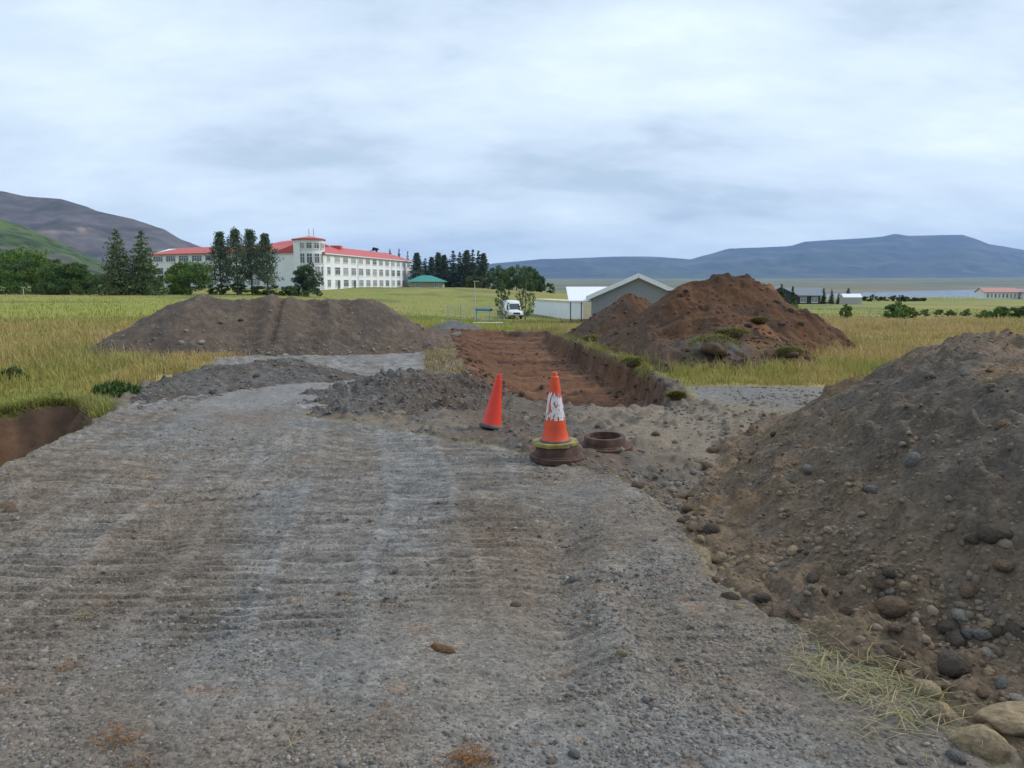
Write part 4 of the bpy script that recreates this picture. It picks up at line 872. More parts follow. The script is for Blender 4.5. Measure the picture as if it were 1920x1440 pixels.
ring1, P1, G1 = ring(1045, 852, 0.0, 0.212, 0.275, 0.125, 'rusty manhole frame under the orange and white cone', (0.0, 0.02, 0.3))
ring2, P2, G2 = ring(1134, 832, 0.0, 0.215, 0.295, 0.115, 'open rusty manhole frame on the soil right of the cones', (0.03, -0.02, 0))
c1 = thing('traffic_cone', 'orange cone with a torn white sleeve standing on a manhole frame', 'traffic cone', (P1.x - 0.02, P1.y, G1 + 0.131), 0.25); c1.rotation_euler = (0.0, -0.02, 0.25); c1.scale = (1.03, 1.03, 1.07)
pl_ = [(0.225 * math.cos(a) * (1.12 if k % 2 else 1.0), 0.225 * math.sin(a) * (1.12 if k % 2 else 1.0)) for k, a in enumerate(np.linspace(0, 2 * math.pi, 16, endpoint=False))]
pl8 = [(0.235 * math.cos(a + .2), 0.235 * math.sin(a + .2)) for a in np.linspace(0, 2 * math.pi, 8, endpoint=False)]
MB().prism(pl8, 0.0, 0.034).build('base', M_YELLOW, c1, bevel=0.006)
MB().lathe([(0.155, 0.03), (0.152, 0.046), (0.138, 0.05)], 36).build('base_collar', M_RUBBER, c1, smooth=True)
cone_prof = [(0.140, 0.045), (0.134, 0.055), (0.118, 0.10), (0.104, 0.17), (0.055, 0.52), (0.0405, 0.625), (0.0395, 0.632), (0.029, 0.640), (0.0275, 0.645), (0.027, 0.672), (0.024, 0.677), (0.0, 0.678)]
MB().lathe(cone_prof, 40).build('body', M_ORANGE, c1, smooth=True)
def cone_r(z): return float(np.interp(z, [p[1] for p in cone_prof], [p[0] for p in cone_prof]))
sl = MB(); NZ, NA = 54, 96; zs = np.linspace(0.235, 0.50, NZ)
vs = []; 
for zz in zs:
    for k in range(NA):
        a = 2 * math.pi * k / NA; r_ = cone_r(zz) + 0.0022; vs.append((r_ * math.cos(a), r_ * math.sin(a), zz))
fs = []
for i in range(NZ - 1):
    for k in range(NA):
        a = 2 * math.pi * (k + .5) / NA; t = i / (NZ - 1); u = math.cos(a) * 3; v = math.sin(a) * 3
        n_ = float(fbm(u * 1.6 + 5, v * 1.6 + t * 5.5, 4, 270)); fl = float(fbm(a * 7, t * 3.0, 2, 275))
        edge = min(1.0, min(t + 0.06, 1.0 - t) * 3.2) 
        if n_ + 0.22 * (edge - 1) + 0.12 * (fl - 0.5) > 0.335 : fs.append((i * NA + k, i * NA + (k + 1) % NA, (i + 1) * NA + (k + 1) % NA, (i + 1) * NA + k))
sl.add(vs, fs); sl.build('torn_sleeve', M_SLEEVE, c1, smooth=True)
p2 = at(921, 797, z=0.0); g2 = float(top_z(p2.x, p2.y)[0])
c2 = thing('traffic_cone', 'plain bright red cone leaning to the right on the soil', 'traffic cone', (p2.x, p2.y, g2 - 0.005)); c2.rotation_euler = (-0.10, 0.155, 0.0); c2.scale = (1.04, 1.04, 1.06)
MB().lathe([(0.0, -0.01), (0.125, -0.012), (0.142, 0.0), (0.140, 0.022), (0.128, 0.034), (0.11, 0.036)], 10).build('base', M_RUBBER, c2, smooth=True)
MB().lathe([(0.118, 0.03), (0.113, 0.045), (0.040, 0.545), (0.0395, 0.555), (0.034, 0.560), (0.0335, 0.585), (0.024, 0.588), (0.0235, 0.612), (0.020, 0.616), (0.0, 0.617)], 40).build('body', M_RED, c2, smooth=True)
#@@NEXT2@@
# ================================================================== TREES
M_BARK = plain('bark', (0.075, 0.058, 0.045), rough=0.9, var=0.35, scale=6, bump=0.3)
M_BIRCH = plain('pale_bark', (0.24, 0.22, 0.19), rough=0.85, var=0.4, scale=8)
def leaf_mesh(name, P, size, col, up=0.0):
    """one small folded face per leaf cluster, spread through the crown"""
    n_ = len(P); d = rng.normal(0, 1, (n_, 3)); d[:, 2] += up; d /= np.linalg.norm(d, axis=1)[:, None]
    u = np.cross(d, rng.normal(0, 1, (n_, 3))); u /= np.linalg.norm(u, axis=1)[:, None] + 1e-9; w = np.cross(d, u)
    s = (size * rng.uniform(0.6, 1.35, n_))[:, None]
    V = np.stack([P - u * s * 0.55, P + w * s * 0.42 + d * s * 0.12, P + u * s * 0.55, P - w * s * 0.42 + d * s * 0.12], 1)
    F = np.arange(n_ * 4).reshape(-1, 4); C = np.repeat(col, 4, 0)
    return mesh_np(name, V.reshape(-1, 3), F, M_LEAF, C, smooth=False)
def sphere_pts(n_, lo=0.55):
    v = rng.normal(0, 1, (n_, 3)); v /= np.linalg.norm(v, axis=1)[:, None]; return v * (lo + (1 - lo) * rng.random(n_) ** 0.6)[:, None] * rng.uniform(0.9, 1.1, (n_, 1))
def jcol(base, n_, j=0.25): return np.array(base) * rng.uniform(1 - j, 1 + j, (n_, 1))
def crown_broad(H, Wd, col, low=0.12, nl=26, dens=110, leaf=0.2):
    """many small leafy lobes: a dense rim, gaps between, uneven outline"""
    P, C = [], []; nl = int(nl * 2.6); sq = min(1.0, H / Wd)
    for i in range(nl):
        v = rng.normal(0, 1, 3); v /= np.linalg.norm(v); q = (0.35 + 0.65 * rng.random() ** 0.5)
        r = Wd * rng.uniform(0.07, 0.125); f = 0.5 + 0.5 * v[2] * q
        zc_ = H * (low + (0.96 - low) * f) - 0.4 * r; wd = 1.0 if low > 0.05 else (1.0 + 0.25 * max(0, 0.45 - f))
        n_ = int(dens * 0.85 * (r / (0.1 * Wd)) ** 2 * rng.uniform(.6, 1.3))
        hs = math.sqrt(max(0.02, 1 - (v[2] * q) ** 2)) if low > 0.05 or f > 0.45 else 0.95
        a = rng.uniform(0, 6.28); rr = (Wd * 0.5 - r * 0.6) * math.sqrt(rng.random()) * hs * wd * rng.uniform(.85, 1.08)
        p = sphere_pts(n_, 0.35) * np.array([r, r, r * 0.8 * max(.6, sq)]) + np.array([rr * math.cos(a), rr * math.sin(a), zc_]); P.append(p)
        C.append(jcol(np.array(col) * rng.uniform(0.75, 1.4) * np.array([rng.uniform(.85, 1.2), 1, rng.uniform(.8, 1.1)]), n_, .3))
    P = np.concatenate(P); k = P[:, 2] > 0.0; return leaf_mesh('crown', P[k], leaf, np.concatenate(C)[k], 0.6)
def crown_spruce(H, Wd, col, low=0.06, tiers=24, leaf=0.3, sparse=1.0, expo=0.85):
    P, C = [], []
    for i in range(tiers):
        f = low + (1 - low) * (i + rng.uniform(-.3, .3)) / tiers; rad_ = Wd * 0.5 * max(0.03, (1 - f)) ** expo * rng.uniform(0.75, 1.15)
        for k in range(max(3, int(8 * (1 - f) * sparse + 3))):
            a = rng.uniform(0, 6.28); L = rad_ * rng.uniform(0.6, 1.15); n_ = max(3, int(16 * (L / (Wd * .5)) + 3)); t = rng.random(n_) ** 0.7
            p = np.stack([np.cos(a) * L * t, np.sin(a) * L * t, H * f - 0.22 * L * t + 0.10 * L * t * t], -1) + rng.normal(0, 1, (n_, 3)) * np.array([.10, .10, .06]) * L
            P.append(p); C.append(jcol(np.array(col) * rng.uniform(0.75, 1.25), n_))
    n_ = 14; P.append(np.stack([rng.normal(0, .02 * Wd, n_), rng.normal(0, .02 * Wd, n_), H * rng.uniform(.93, 1.0, n_)], -1)); C.append(jcol(col, n_))
    return leaf_mesh('crown', np.concatenate(P), leaf, np.concatenate(C), 0.2)
def crown_pine(H, Wd, col, low=0.28, nb=40, leaf=0.22):
    P, C = [], []; top = (rng.uniform(-.05, .05) * Wd, rng.uniform(-.05, .05) * Wd)
    for i in range(nb):
        f = low + (1 - low) * (i / nb) ** 0.9; tt = (f - low) / (1 - low); prof = (0.8 + 0.2 * math.sin(9 * f + 40 * top[0])) * max(0.12, 1 - tt ** 2.6) * (0.7 + 0.3 * (1 - tt))
        a = i * 2.4 + rng.uniform(-.5, .5); L = Wd * 0.5 * prof * rng.uniform(0.55, 1.5)
        for q in (0.45, 0.8, 1.0):
            r = Wd * rng.uniform(0.09, 0.16); n_ = int(rng.uniform(8, 22)); p = sphere_pts(n_, 0.2) * np.array([r, r, r * 0.75]) + np.array([math.cos(a) * L * q + top[0] * f, math.sin(a) * L * q + top[1] * f, H * f + 0.15 * L * q]); P.append(p); C.append(jcol(np.array(col) * rng.uniform(0.7, 1.3), n_))
    return leaf_mesh('crown', np.concatenate(P), leaf, np.concatenate(C), 0.3)
def crown_poplar(H, Wd, col, low=0.12, nb=60, leaf=0.13):
    P, C = [], []
    for i in range(nb):
        f = low + (1 - low) * rng.random(); prof = 0.35 + 0.65 * math.sin(math.pi * min(1, f * 0.9 + 0.05)); a = rng.uniform(0, 6.28); L = Wd * 0.5 * prof * math.sqrt(rng.random())
        r = Wd * rng.uniform(.06, .13); n_ = int(rng.uniform(14, 26)); P.append(sphere_pts(n_, 0.2) * np.array([r, r, r * 1.5]) + np.array([math.cos(a) * L, math.sin(a) * L, H * f])); C.append(jcol(np.array(col) * rng.uniform(.75, 1.3), n_))
    return leaf_mesh('crown', np.concatenate(P), leaf, np.concatenate(C), 0.3)
def trunk_mesh(H, Wd, kind, bark):
    m = MB(); lean = rng.uniform(-.02, .02) * H; tp = {'spruce': 0.97, 'pine': 0.93, 'poplar': 0.92}.get(kind, 0.7); r0 = 0.016 * H + 0.02
    m.tube([(0, 0, -0.5), (0.01 * H, 0, 0.12 * H), (lean * .5, lean * .3, 0.5 * H), (lean, lean * .5, tp * H)], r0, r0 * 0.15, 8)
    for i in range({'broad': 9, 'pine': 10, 'poplar': 8, 'spruce': 6}[kind]):
        f = rng.uniform(0.22, 0.8); a = rng.uniform(0, 6.28); L = Wd * rng.uniform(0.22, 0.42) * (1.15 - f); rise = {'broad': 0.8, 'poplar': 1.6}.get(kind, 0.15)
        b0 = Vector((lean * f, lean * f * .5, H * f)); m.tube([b0, b0 + Vector((math.cos(a) * L * .5, math.sin(a) * L * .5, L * rise * .4)), b0 + Vector((math.cos(a) * L, math.sin(a) * L, L * rise))], r0 * .35, r0 * .08, 5)
    return m.mesh('trunk', bark, smooth=True)
def zg(x, y): return float(top_z(x, y)[0])
TREE_N = [0]
def tree(kind, px, ytop, Y, wpx, label, col, name=None, cat='tree', group=None, low=None, share=None, bark=None, **kw):
    p = at(px, ytop, Y=Y); gz_ = zg(p.x, Y); H = max(0.6, p.z - gz_); Wd = wpx / F_PX * Y
    nm = name or {'broad': 'broadleaf_tree', 'spruce': 'spruce_tree', 'pine': 'pine_tree', 'poplar': 'poplar_tree'}[kind]
    o = thing(nm, label, cat, (p.x, Y, gz_), rng.uniform(0, 6.28), group)
    if share is not None:
        cm, tm, H0, W0 = share; s = (Wd / W0, Wd / W0, H / H0); put('crown', cm, o, scale=s); put('trunk', tm, o, scale=s); return o
    fn = {'broad': crown_broad, 'spruce': crown_spruce, 'pine': crown_pine, 'poplar': crown_poplar}[kind]
    if low is not None: kw['low'] = low
    put('crown', fn(H, Wd, col, **kw), o); put('trunk', trunk_mesh(H, Wd, kind, bark or M_BARK), o); return o
GD = (0.085, 0.145, 0.045); GM = (0.115, 0.195, 0.050); GL = (0.155, 0.215, 0.06); GB = (0.030, 0.050, 0.030); GO = (0.105, 0.125, 0.040)
tree('broad', 38, 452, 112, 112, 'largest round broadleaf tree at the far left edge of the meadow', GM, nl=46, dens=120, leaf=.24, low=.0)
tree('broad', -45, 446, 116, 120, 'broadleaf tree cut by the left picture edge', GM, nl=40, dens=110, leaf=.24, low=.0)
tree('broad', 118, 484, 108, 98, 'low rounded dark green tree second from the left edge', GD, nl=46, dens=120, leaf=.22, low=.0)
tree('broad', 82, 474, 120, 80, 'dark broadleaf tree behind and between the two leftmost trees', GD, nl=36, dens=110, leaf=.24, low=.0)
tree('broad', 152, 500, 121, 64, 'dark broadleaf tree right of the low rounded one', GD, nl=30, dens=110, leaf=.24, low=.0)
tree('broad', 330, 500, 121, 56, 'dark tree half hidden left of the light green one before the school', GD, nl=24, dens=100, leaf=.22, low=.0)
tree('broad', 178, 512, 118, 52, 'small dark tree in the gap left of the two tall conifers', GD, nl=24, dens=90, leaf=.22, low=.0)
tree('spruce', 216, 430, 106, 88, 'left one of two tall broad conifers beside the school', (0.115, 0.155, 0.064), low=.0, tiers=34, leaf=.27, sparse=2.6, expo=.55)
tree('spruce', 264, 431, 107, 84, 'right one of two tall broad conifers beside the school', (0.112, 0.155, 0.066), low=.0, tiers=34, leaf=.27, sparse=2.6, expo=.55)
tree('broad', 283, 492, 110, 44, 'bushy dark tree at the foot of the right tall conifer', GD, nl=22, dens=90, leaf=.22, low=.0)
tree('broad', 352, 482, 118, 92, 'light green broadleaf tree in front of the left school wing', GM, nl=38, dens=110, leaf=.22, low=.10)
PINE_L = ['leftmost', 'tallest, second from left,', 'third from left', 'rightmost']
for k, (px, yt, Y, w) in enumerate([(409, 437, 125, 60), (440, 431, 124, 70), (468, 433, 127, 62), (497, 440, 125, 56)]):
    tree('pine', px, yt, Y, w, PINE_L[k] + ' of four slim pines before the school', (0.105, 0.150, 0.088), group='pines before the school', nb=100, leaf=.24, low=.20)
tree('broad', 574, 489, 132, 60, 'round dark bushy tree in front of the school tower', (0.085, 0.130, 0.070), nl=40, dens=110, leaf=.22, low=.0)
for k, (px, w, yt) in enumerate([(410, 46, 530), (446, 46, 529), (482, 46, 530), (518, 46, 531), (545, 34, 532)]):
    tree('broad', px, yt, 128, w, ['leftmost', 'second', 'middle', 'fourth', 'rightmost'][k] + ' hedge bush along the foot of the left school wing', GD, name='hedge_bush', cat='bush', group='hedge by the school', nl=12, dens=80, leaf=.2, low=.0)
# behind the school and the dark row right of it
sp = []
for j in range(3):
    H0, W0 = 12.0, 4.0; sp.append((crown_spruce(H0, W0, [(0.075, 0.105, 0.075), (0.085, 0.12, 0.085), (0.095, 0.13, 0.092)][j], low=.02, tiers=30, leaf=.40, sparse=1.5, expo=.6), trunk_mesh(H0, W0, 'spruce', M_BARK), H0, W0))
pn = []
for j in range(2): pn.append((crown_pine(12.0, 4.0, (0.11, 0.145, 0.105), low=.05, nb=90, leaf=.34), trunk_mesh(12.0, 4.0, 'pine', M_BARK), 12.0, 4.0))
tree('broad', 704, 459, 305, 26, 'leafy tree top showing above the school roof, left one', (0.05, 0.075, 0.045), nl=16, dens=60, leaf=.5, low=.4)
tree('broad', 722, 464, 310, 22, 'thin leafy tree top above the school roof, right of the denser one', (0.05, 0.075, 0.045), nl=12, dens=50, leaf=.5, low=.4)
for k, (px, yt) in enumerate([(731, 467), (748, 466), (764, 471)]):
    tree('spruce', px, yt, 305, 15, ['first', 'second', 'third'][k] + ' pointed spruce top from the left above the school roof', None, group='spruces behind the school', share=sp[k % 3])
ROW = [(783, 475, 22, 'p'), (797, 484, 17, 's'), (808, 483, 18, 'p'), (822, 474, 20, 'p'), (834, 479, 19, 'p'), (849, 470, 22, 's'), (862, 473, 20, 's'), (874, 470, 20, 'p'), (886, 468, 21, 's'), (897, 470, 20, 's'), (908, 476, 20, 'p')]
ORD = ['first', 'second', 'third', 'fourth', 'fifth', 'sixth', 'seventh', 'eighth', 'ninth', 'tenth', 'eleventh']
for k, (px, yt, w, kd) in enumerate(ROW):
    tree('spruce', px, yt, 262 + (k * 7) % 11 - 5, w * 1.65, ORD[k] + ' tree from the left in the dark conifer row beside the school', None, name='conifer_tree', group='conifer row beside the school', share=(sp[k % 3] if kd == 's' else pn[k % 2]))
for k, (px, yt, w, c, lb) in enumerate([(934, 496, 52, GD, 'dark round tree next to the conifer row'), (968, 491, 50, GD, 'tall middle tree of the round clump right of the conifers'), (993, 497, 46, GD, 'third tree of the round clump right of the conifers'), (1007, 508, 34, GD, 'rightmost low tree of the round clump on the hill'), (950, 502, 40, GM, 'green front tree in the round clump on the hill')]):
    tree('broad', px, yt, 222 + k * 2, w, lb, c, nl=26, dens=80, leaf=.36, low=.0)
tree('broad', 888, 514, 232, 42, 'olive round bush in front of the conifer row', GO, name='round_bush', cat='bush', nl=16, dens=80, leaf=.32, low=.0)
tree('broad', 1030, 527, 225, 26, 'small bush trailing right of the round clump', GD, name='round_bush', cat='bush', nl=10, dens=60, leaf=.3, low=.0)
tree('poplar', 941, 522, 96, 30, 'left young poplar standing in front of the white van', (0.075, 0.115, 0.050), bark=M_BIRCH, nb=70, leaf=.16, low=.10)
tree('poplar', 986, 500, 97, 38, 'right taller young poplar beside the white van', (0.080, 0.120, 0.050), bark=M_BIRCH, nb=95, leaf=.16, low=.10)
# right side
tree('spruce', 1466, 533, 78, 30, 'left conifer behind the tall brown heap', (0.08, 0.125, 0.055), tiers=22, leaf=.2, low=.0, sparse=1.6)
tree('spruce', 1487, 537, 80, 28, 'right conifer behind the tall brown heap', (0.08, 0.125, 0.055), tiers=22, leaf=.2, low=.0, sparse=1.6)
tree('broad', 1484, 566, 70, 52, 'green bush between the conifers and the tall brown heap', GM, name='round_bush', cat='bush', nl=18, dens=80, leaf=.14, low=.0)
for k, (px, yt, w) in enumerate([(1545, 540, 15), (1560, 542, 14), (1573, 549, 12), (1591, 540, 19)]):
    tree('spruce', px, yt, 215, w, ['first', 'second', 'third', 'fourth'][k] + ' small conifer from the left behind the white shed', None, name='conifer_tree', group='small conifers by the lake', share=sp[k % 3])
for k, px in enumerate([1606, 1622, 1640, 1656, 1675, 1692, 1703, 1716, 1730]):
    tree('broad', px, [555, 553, 552, 555, 553, 552, 556, 557, 558][k], 250 + (k * 13) % 21, [22, 20, 24, 20, 26, 22, 18, 22, 18][k], ORD[k] + ' low dark tree from the left along the lake shore', (0.06, 0.09, 0.06), name='shore_tree', group='low trees along the lake shore', nl=9, dens=55, leaf=.36, low=.0)
for k, (px, yt, Y, w, lb) in enumerate([(1587, 569, 64, 26, 'small bush alone in the right meadow'), (1684, 562, 60, 48, 'larger twiggy bush in the middle of the right meadow'), (1706, 574, 63, 36, 'lower bush leaning against the larger twiggy bush'), (1872, 572, 56, 50, 'twiggy bush left of the two at the right picture edge'), (1912, 571, 54, 46, 'twiggy bush at the right picture edge'), (1846, 584, 60, 30, 'low bush left of the two at the right edge')]):
    tree('broad', px, yt, Y, w, lb, [GL, GM, GL, GM, GD, GL][k], name='meadow_bush', cat='bush', group='bushes in the right meadow', nl=20, dens=60, leaf=.12, low=.0)
for k, px in enumerate([1736, 1762, 1781, 1812]):
    tree('broad', px, 578 + (k % 3), 84, 26, ORD[k] + ' shrub from the left in the low green hedge before the lake', GL, name='hedge_bush', cat='bush', group='low hedge before the lake', nl=8, dens=60, leaf=.14, low=.0)
def weed(px, py, d_px, hgt, col, label):
    p, t = hit(px, py); s = d_px / F_PX * t * 0.5; o = thing('weed_clump', label, 'weed', (p.x, p.y, p.z)); n_ = 700
    a = rng.uniform(0, 6.28, n_); q = np.sqrt(rng.random(n_)); X = q * np.cos(a) * s; Y = q * np.sin(a) * s * .8; Z = rng.uniform(0, 0.75, n_) * hgt * (1 - 0.7 * q * q)
    c = np.array(col) * rng.uniform(.55, 1.3, (n_, 1)); g = blades('leaves', X, Y, Z, rng.uniform(.05, .11, n_), c * .8, c, np.full(n_, .030), rng.uniform(.4, .95, n_), o); g['kind'] = 'stuff'
    m = MB()
    for k in range(9): aa = k * .7; m.tube([(0.3 * s * math.cos(aa), .3 * s * math.sin(aa), -.02), (.55 * s * math.cos(aa), .5 * s * math.sin(aa), hgt * .8)], .006, .003, 5)
    m.build('stems', M_BARK, o)
weed(218, 742, 80, 0.26, (0.085, 0.14, 0.04), 'low dark leafy weed clump at the meadow edge left of the gravel')
weed(112, 757, 44, 0.14, (0.10, 0.17, 0.05), 'small broad-leaved weed at the lip of the dug ditch')
weed(22, 715, 46, 0.30, (0.09, 0.13, 0.045), 'dark weed clump in the grass at the left picture edge')

# ================================================================== BUILDINGS
M_WALL = plain('white_render', (0.80, 0.815, 0.82), rough=0.8, var=0.03, scale=.4, wear=(0.70, 0.63, 0.62), wear_scale=.25, wear_amt=.4)
M_CREAM = plain('cream_render', (0.80, 0.79, 0.73), rough=0.8, var=0.03, scale=.4)
M_ROOF = plain('red_metal_roof', (0.50, 0.085, 0.075), rough=0.55, var=0.10, scale=.6)
M_FRAME = plain('white_frame', (0.72, 0.73, 0.74), rough=0.5, var=0.03)
M_GLASS = plain('window_glass', (0.10, 0.115, 0.13), rough=0.08, var=0.35, scale=.9, spec=0.6)
M_GLASS_B = plain('window_glass_curtained', (0.26, 0.27, 0.28), rough=0.12, var=0.3, scale=1.5, spec=0.6)
M_GLASS_C = plain('window_glass_blind', (0.40, 0.40, 0.39), rough=0.2, var=0.15, scale=1.5, spec=0.5)
M_GREENR = plain('teal_roof', (0.045, 0.27, 0.22), rough=0.6, var=0.1)
M_BEIGE = plain('beige_wall', (0.42, 0.38, 0.29), rough=0.8, var=0.1)
M_GREYW = plain('grey_cladding', (0.25, 0.26, 0.275), rough=0.6, var=0.06, scale=2)
M_WROOF = plain('white_metal_roof', (0.78, 0.80, 0.82), rough=0.45, var=0.05)
M_DARKW = plain('dark_timber', (0.040, 0.036, 0.036), rough=0.7, var=0.2)
M_GREYR = plain('grey_roof', (0.20, 0.22, 0.245), rough=0.6, var=0.08)
M_PINK = plain('faded_red_roof', (0.46, 0.22, 0.19), rough=0.6, var=0.12)
M_CONC = plain('concrete', (0.42, 0.41, 0.39), rough=0.85, var=0.12)
M_STEEL = plain('galvanised_steel', (0.40, 0.41, 0.42), rough=0.5, var=0.1, metal=0.3)
def quad_wall(m, a, b_, z0, z1, th=0.3):
    d = Vector((b_[0] - a[0], b_[1] - a[1])).normalized(); n_ = Vector((d.y, -d.x)) * 0
    m.add([(a[0], a[1], z0), (b_[0], b_[1], z0), (b_[0], b_[1], z1), (a[0], a[1], z1)], [(0, 1, 2, 3)])
_WM = {}
def window(parent, c, dirv, w, h, cols=3, transom=True, glass=None):
    """frame with bars, standing proud of the wall, and its pane; dirv runs along the wall with the outside on its right"""
    key = (round(w, 2), round(h, 2), cols, transom)
    if key not in _WM:
        f = MB(); t = 0.09 if w > 1 else 0.06
        f.box(-w / 2 - t, w / 2 + t, -0.10, 0.02, -h / 2 - t, -h / 2); f.box(-w / 2 - t, w / 2 + t, -0.10, 0.02, h / 2, h / 2 + t); f.box(-w / 2 - t, -w / 2, -0.10, 0.02, -h / 2, h / 2); f.box(w / 2, w / 2 + t, -0.10, 0.02, -h / 2, h / 2)
        for k in range(1, cols): xx = -w / 2 + w * k / cols; f.box(xx - t * .4, xx + t * .4, -0.085, 0.02, -h / 2 + .001, h / 2 - .001)
        if transom: f.box(-w / 2 + .001, w / 2 - .001, -0.08, 0.02, h * .16, h * .16 + t * .8)
        f.box(-w / 2 - t * 1.5, w / 2 + t * 1.5, -0.16, 0.02, -h / 2 - t * 2.2, -h / 2 - t - .002)
        _WM[key] = (f.mesh('window', M_FRAME), [MB().box(-w / 2, w / 2, -0.035, -0.012, -h / 2, h / 2).mesh('pane', g_) for g_ in (M_GLASS, M_GLASS_B, M_GLASS_C)])
    fm, pm = _WM[key]; pm = pm[rs.choice([0, 0, 0, 1, 1, 1, 2])]; o = put('window', fm, parent, c, (0, 0, math.atan2(dirv[1], dirv[0]))); put('pane', pm, o); return o
sch = thing('school_building', 'long white three-storey building with red roofs and a round-cornered tower', 'building')
Z0 = -1.5
A = Vector((-47.6, 190.5)); dW = Vector((0.166, 0.986)).normalized(); LW = 75.0; nW = Vector((-dW.y, dW.x)); B_ = A + dW * LW; EZ = 9.15
def P3(v, z): return (v.x, v.y, z)
wl_ = MB(); dp = 13.0
wl_.prism([A, B_, B_ + nW * dp, A + nW * dp], Z0, EZ); wl_.build('wall', M_WALL, sch)
rf = MB(); o1 = -0.5; ov = 0.5
e0, e1 = A - nW * ov - dW * 0.2, B_ - nW * ov + dW * ov; f0, f1 = A + nW * (dp + ov) - dW * 0.2, B_ + nW * (dp + ov) + dW * ov; r0_, r1_ = A + nW * dp / 2 - dW * 0.2, B_ + nW * dp / 2 - dW * 6.0
ez, rz_ = EZ + .02, EZ + 2.55
rf.add([P3(e0, ez), P3(e1, ez), P3(f1, ez), P3(f0, ez), P3(r0_, rz_), P3(r1_, rz_), P3(e0, ez - .3), P3(e1, ez - .3), P3(f1, ez - .3), P3(f0, ez - .3)], [(0, 1, 5, 4), (1, 2, 5), (2, 3, 4, 5), (0, 4, 3), (0, 6, 7, 1), (1, 7, 8, 2), (2, 8, 9, 3), (6, 9, 8, 7)])
rf.build('roof', M_ROOF, sch)
gt = MB(); 
ga, gb = e0 - nW * 0.08, e1 - nW * 0.08; gt.add([P3(ga, ez - .32), P3(gb, ez - .32), P3(gb, ez - .04), P3(ga, ez - .04), P3(e0 - nW * .002, ez - .32), P3(e1 - nW * .002, ez - .32), P3(e1 - nW * .002, ez - .04), P3(e0 - nW * .002, ez - .04)], [(0, 1, 2, 3), (4, 7, 6, 5), (0, 3, 7, 4), (1, 5, 6, 2), (3, 2, 6, 7), (0, 4, 5, 1)]); gt.build('gutter', M_FRAME, sch)
for k in (4.05, 9.2):
    c = A + dW * (LW * k / 13.0) - nW * 0.12; MB().tube([P3(c, 0), P3(c, EZ - .3)], 0.07).build('downpipe', M_FRAME, sch)
for row, (zc_, hh) in enumerate(((7.75, 1.35), (4.75, 1.85), (1.55, 1.75))):
    for k in range(13):
        c = A + dW * (LW * (k + 0.55) / 13.2) - nW * 0.002; w_ = 3.2 if k else 1.9; window(sch, P3(c, zc_), dW, w_, hh, 4 if row != 1 else 3)
for k in (1, 3):
    c = A + dW * (LW * (k + 0.62) / 13.2) - nW * 0.14; dd = MB().box(-.5, .5, -.1, 0, -1.1, 1.0); put('door', dd.mesh('door', M_GLASS), sch, P3(c, 1.25), (0, 0, math.atan2(dW.y, dW.x)))
MB().box(-1.4, 1.4, -1.4, 1.4, 0, 1.1).build('skylight', M_ROOF, sch, P3(A + dW * 22 + nW * 5.6, EZ + 1.75))
# tower with a round corner
TZ = 12.35; ctr = Vector((-51.2, 192.2)); tp_ = [Vector((-55.35, 191.4)), Vector((-52.9, 188.7))]
for k in range(9):
    a = R(-128 + 118 * k / 8); tp_.append(Vector((-51.0 + 3.45 * math.cos(a), 191.7 + 3.45 * math.sin(a))))
tp_ += [Vector((-48.3, 195)), Vector((-50.6, 202.5)), Vector((-57.5, 205.5))]
MB().prism(tp_, Z0, TZ).build('tower_wall', M_WALL, sch)
cx = sum((p for p in tp_), Vector((0, 0))) / len(tp_); ro = [c_ + (c_ - Vector((-51.5, 197))).normalized() * 0.55 for c_ in tp_]
tr = MB(); n_ = len(ro); tr.add([P3(p, TZ + .02) for p in ro] + [P3(p, TZ + .28) for p in ro] + [(-51.8, 194.0, TZ + 1.15), (-54.2, 202.5, TZ + 1.3)], [(i, (i + 1) % n_, n_ + (i + 1) % n_, n_ + i) for i in range(n_)] + [tuple(range(n_ - 1, -1, -1))] + [(n_ + i, n_ + (i + 1) % n_, 2 * n_ + (0 if i < 11 else 1)) for i in range(n_)] + [(n_ + 11, 2 * n_ + 1, 2 * n_), (n_, 2 * n_, 2 * n_ + 1)]); tr.build('tower_roof', M_ROOF, sch)
for k in range(4):
    a = R(-112 + 30.5 * k); dv = Vector((-math.sin(a), math.cos(a))); c = Vector((-51.0 + 3.43 * math.cos(a), 191.7 + 3.43 * math.sin(a)))
    for zc_, hh in ((10.85, 1.35), (7.75, 2.3), (4.55, 2.3), (1.6, 2.1)): window(sch, P3(c, zc_), dv, 1.25, hh, 2)
# upper block behind the tower and the left wing
ub = [Vector((-57.5, 203)), Vector((-50, 207)), Vector((-62, 222)), Vector((-72, 214))]; MB().prism(ub, Z0, 11.6).build('upper_wall', M_WALL, sch)
um = MB(); ue = [p + (p - Vector((-60, 212))).normalized() * .5 for p in ub]; um.add([P3(p, 11.62) for p in ue] + [(-55.2, 205.6, 13.5), (-66, 217.5, 13.5)], [(0, 1, 4), (1, 2, 5, 4), (2, 3, 5), (3, 0, 4, 5), (0, 3, 2, 1)]); um.build('upper_roof', M_ROOF, sch)
for k, (dx_, hgt) in enumerate(((0, 2.0), (1.2, 2.0))):
    MB().tube([(-53.4 + dx_, 199.5, TZ + .9), (-53.4 + dx_, 199.5, TZ + .9 + hgt + 0.5)], 0.09).build('mast', M_STEEL, sch)
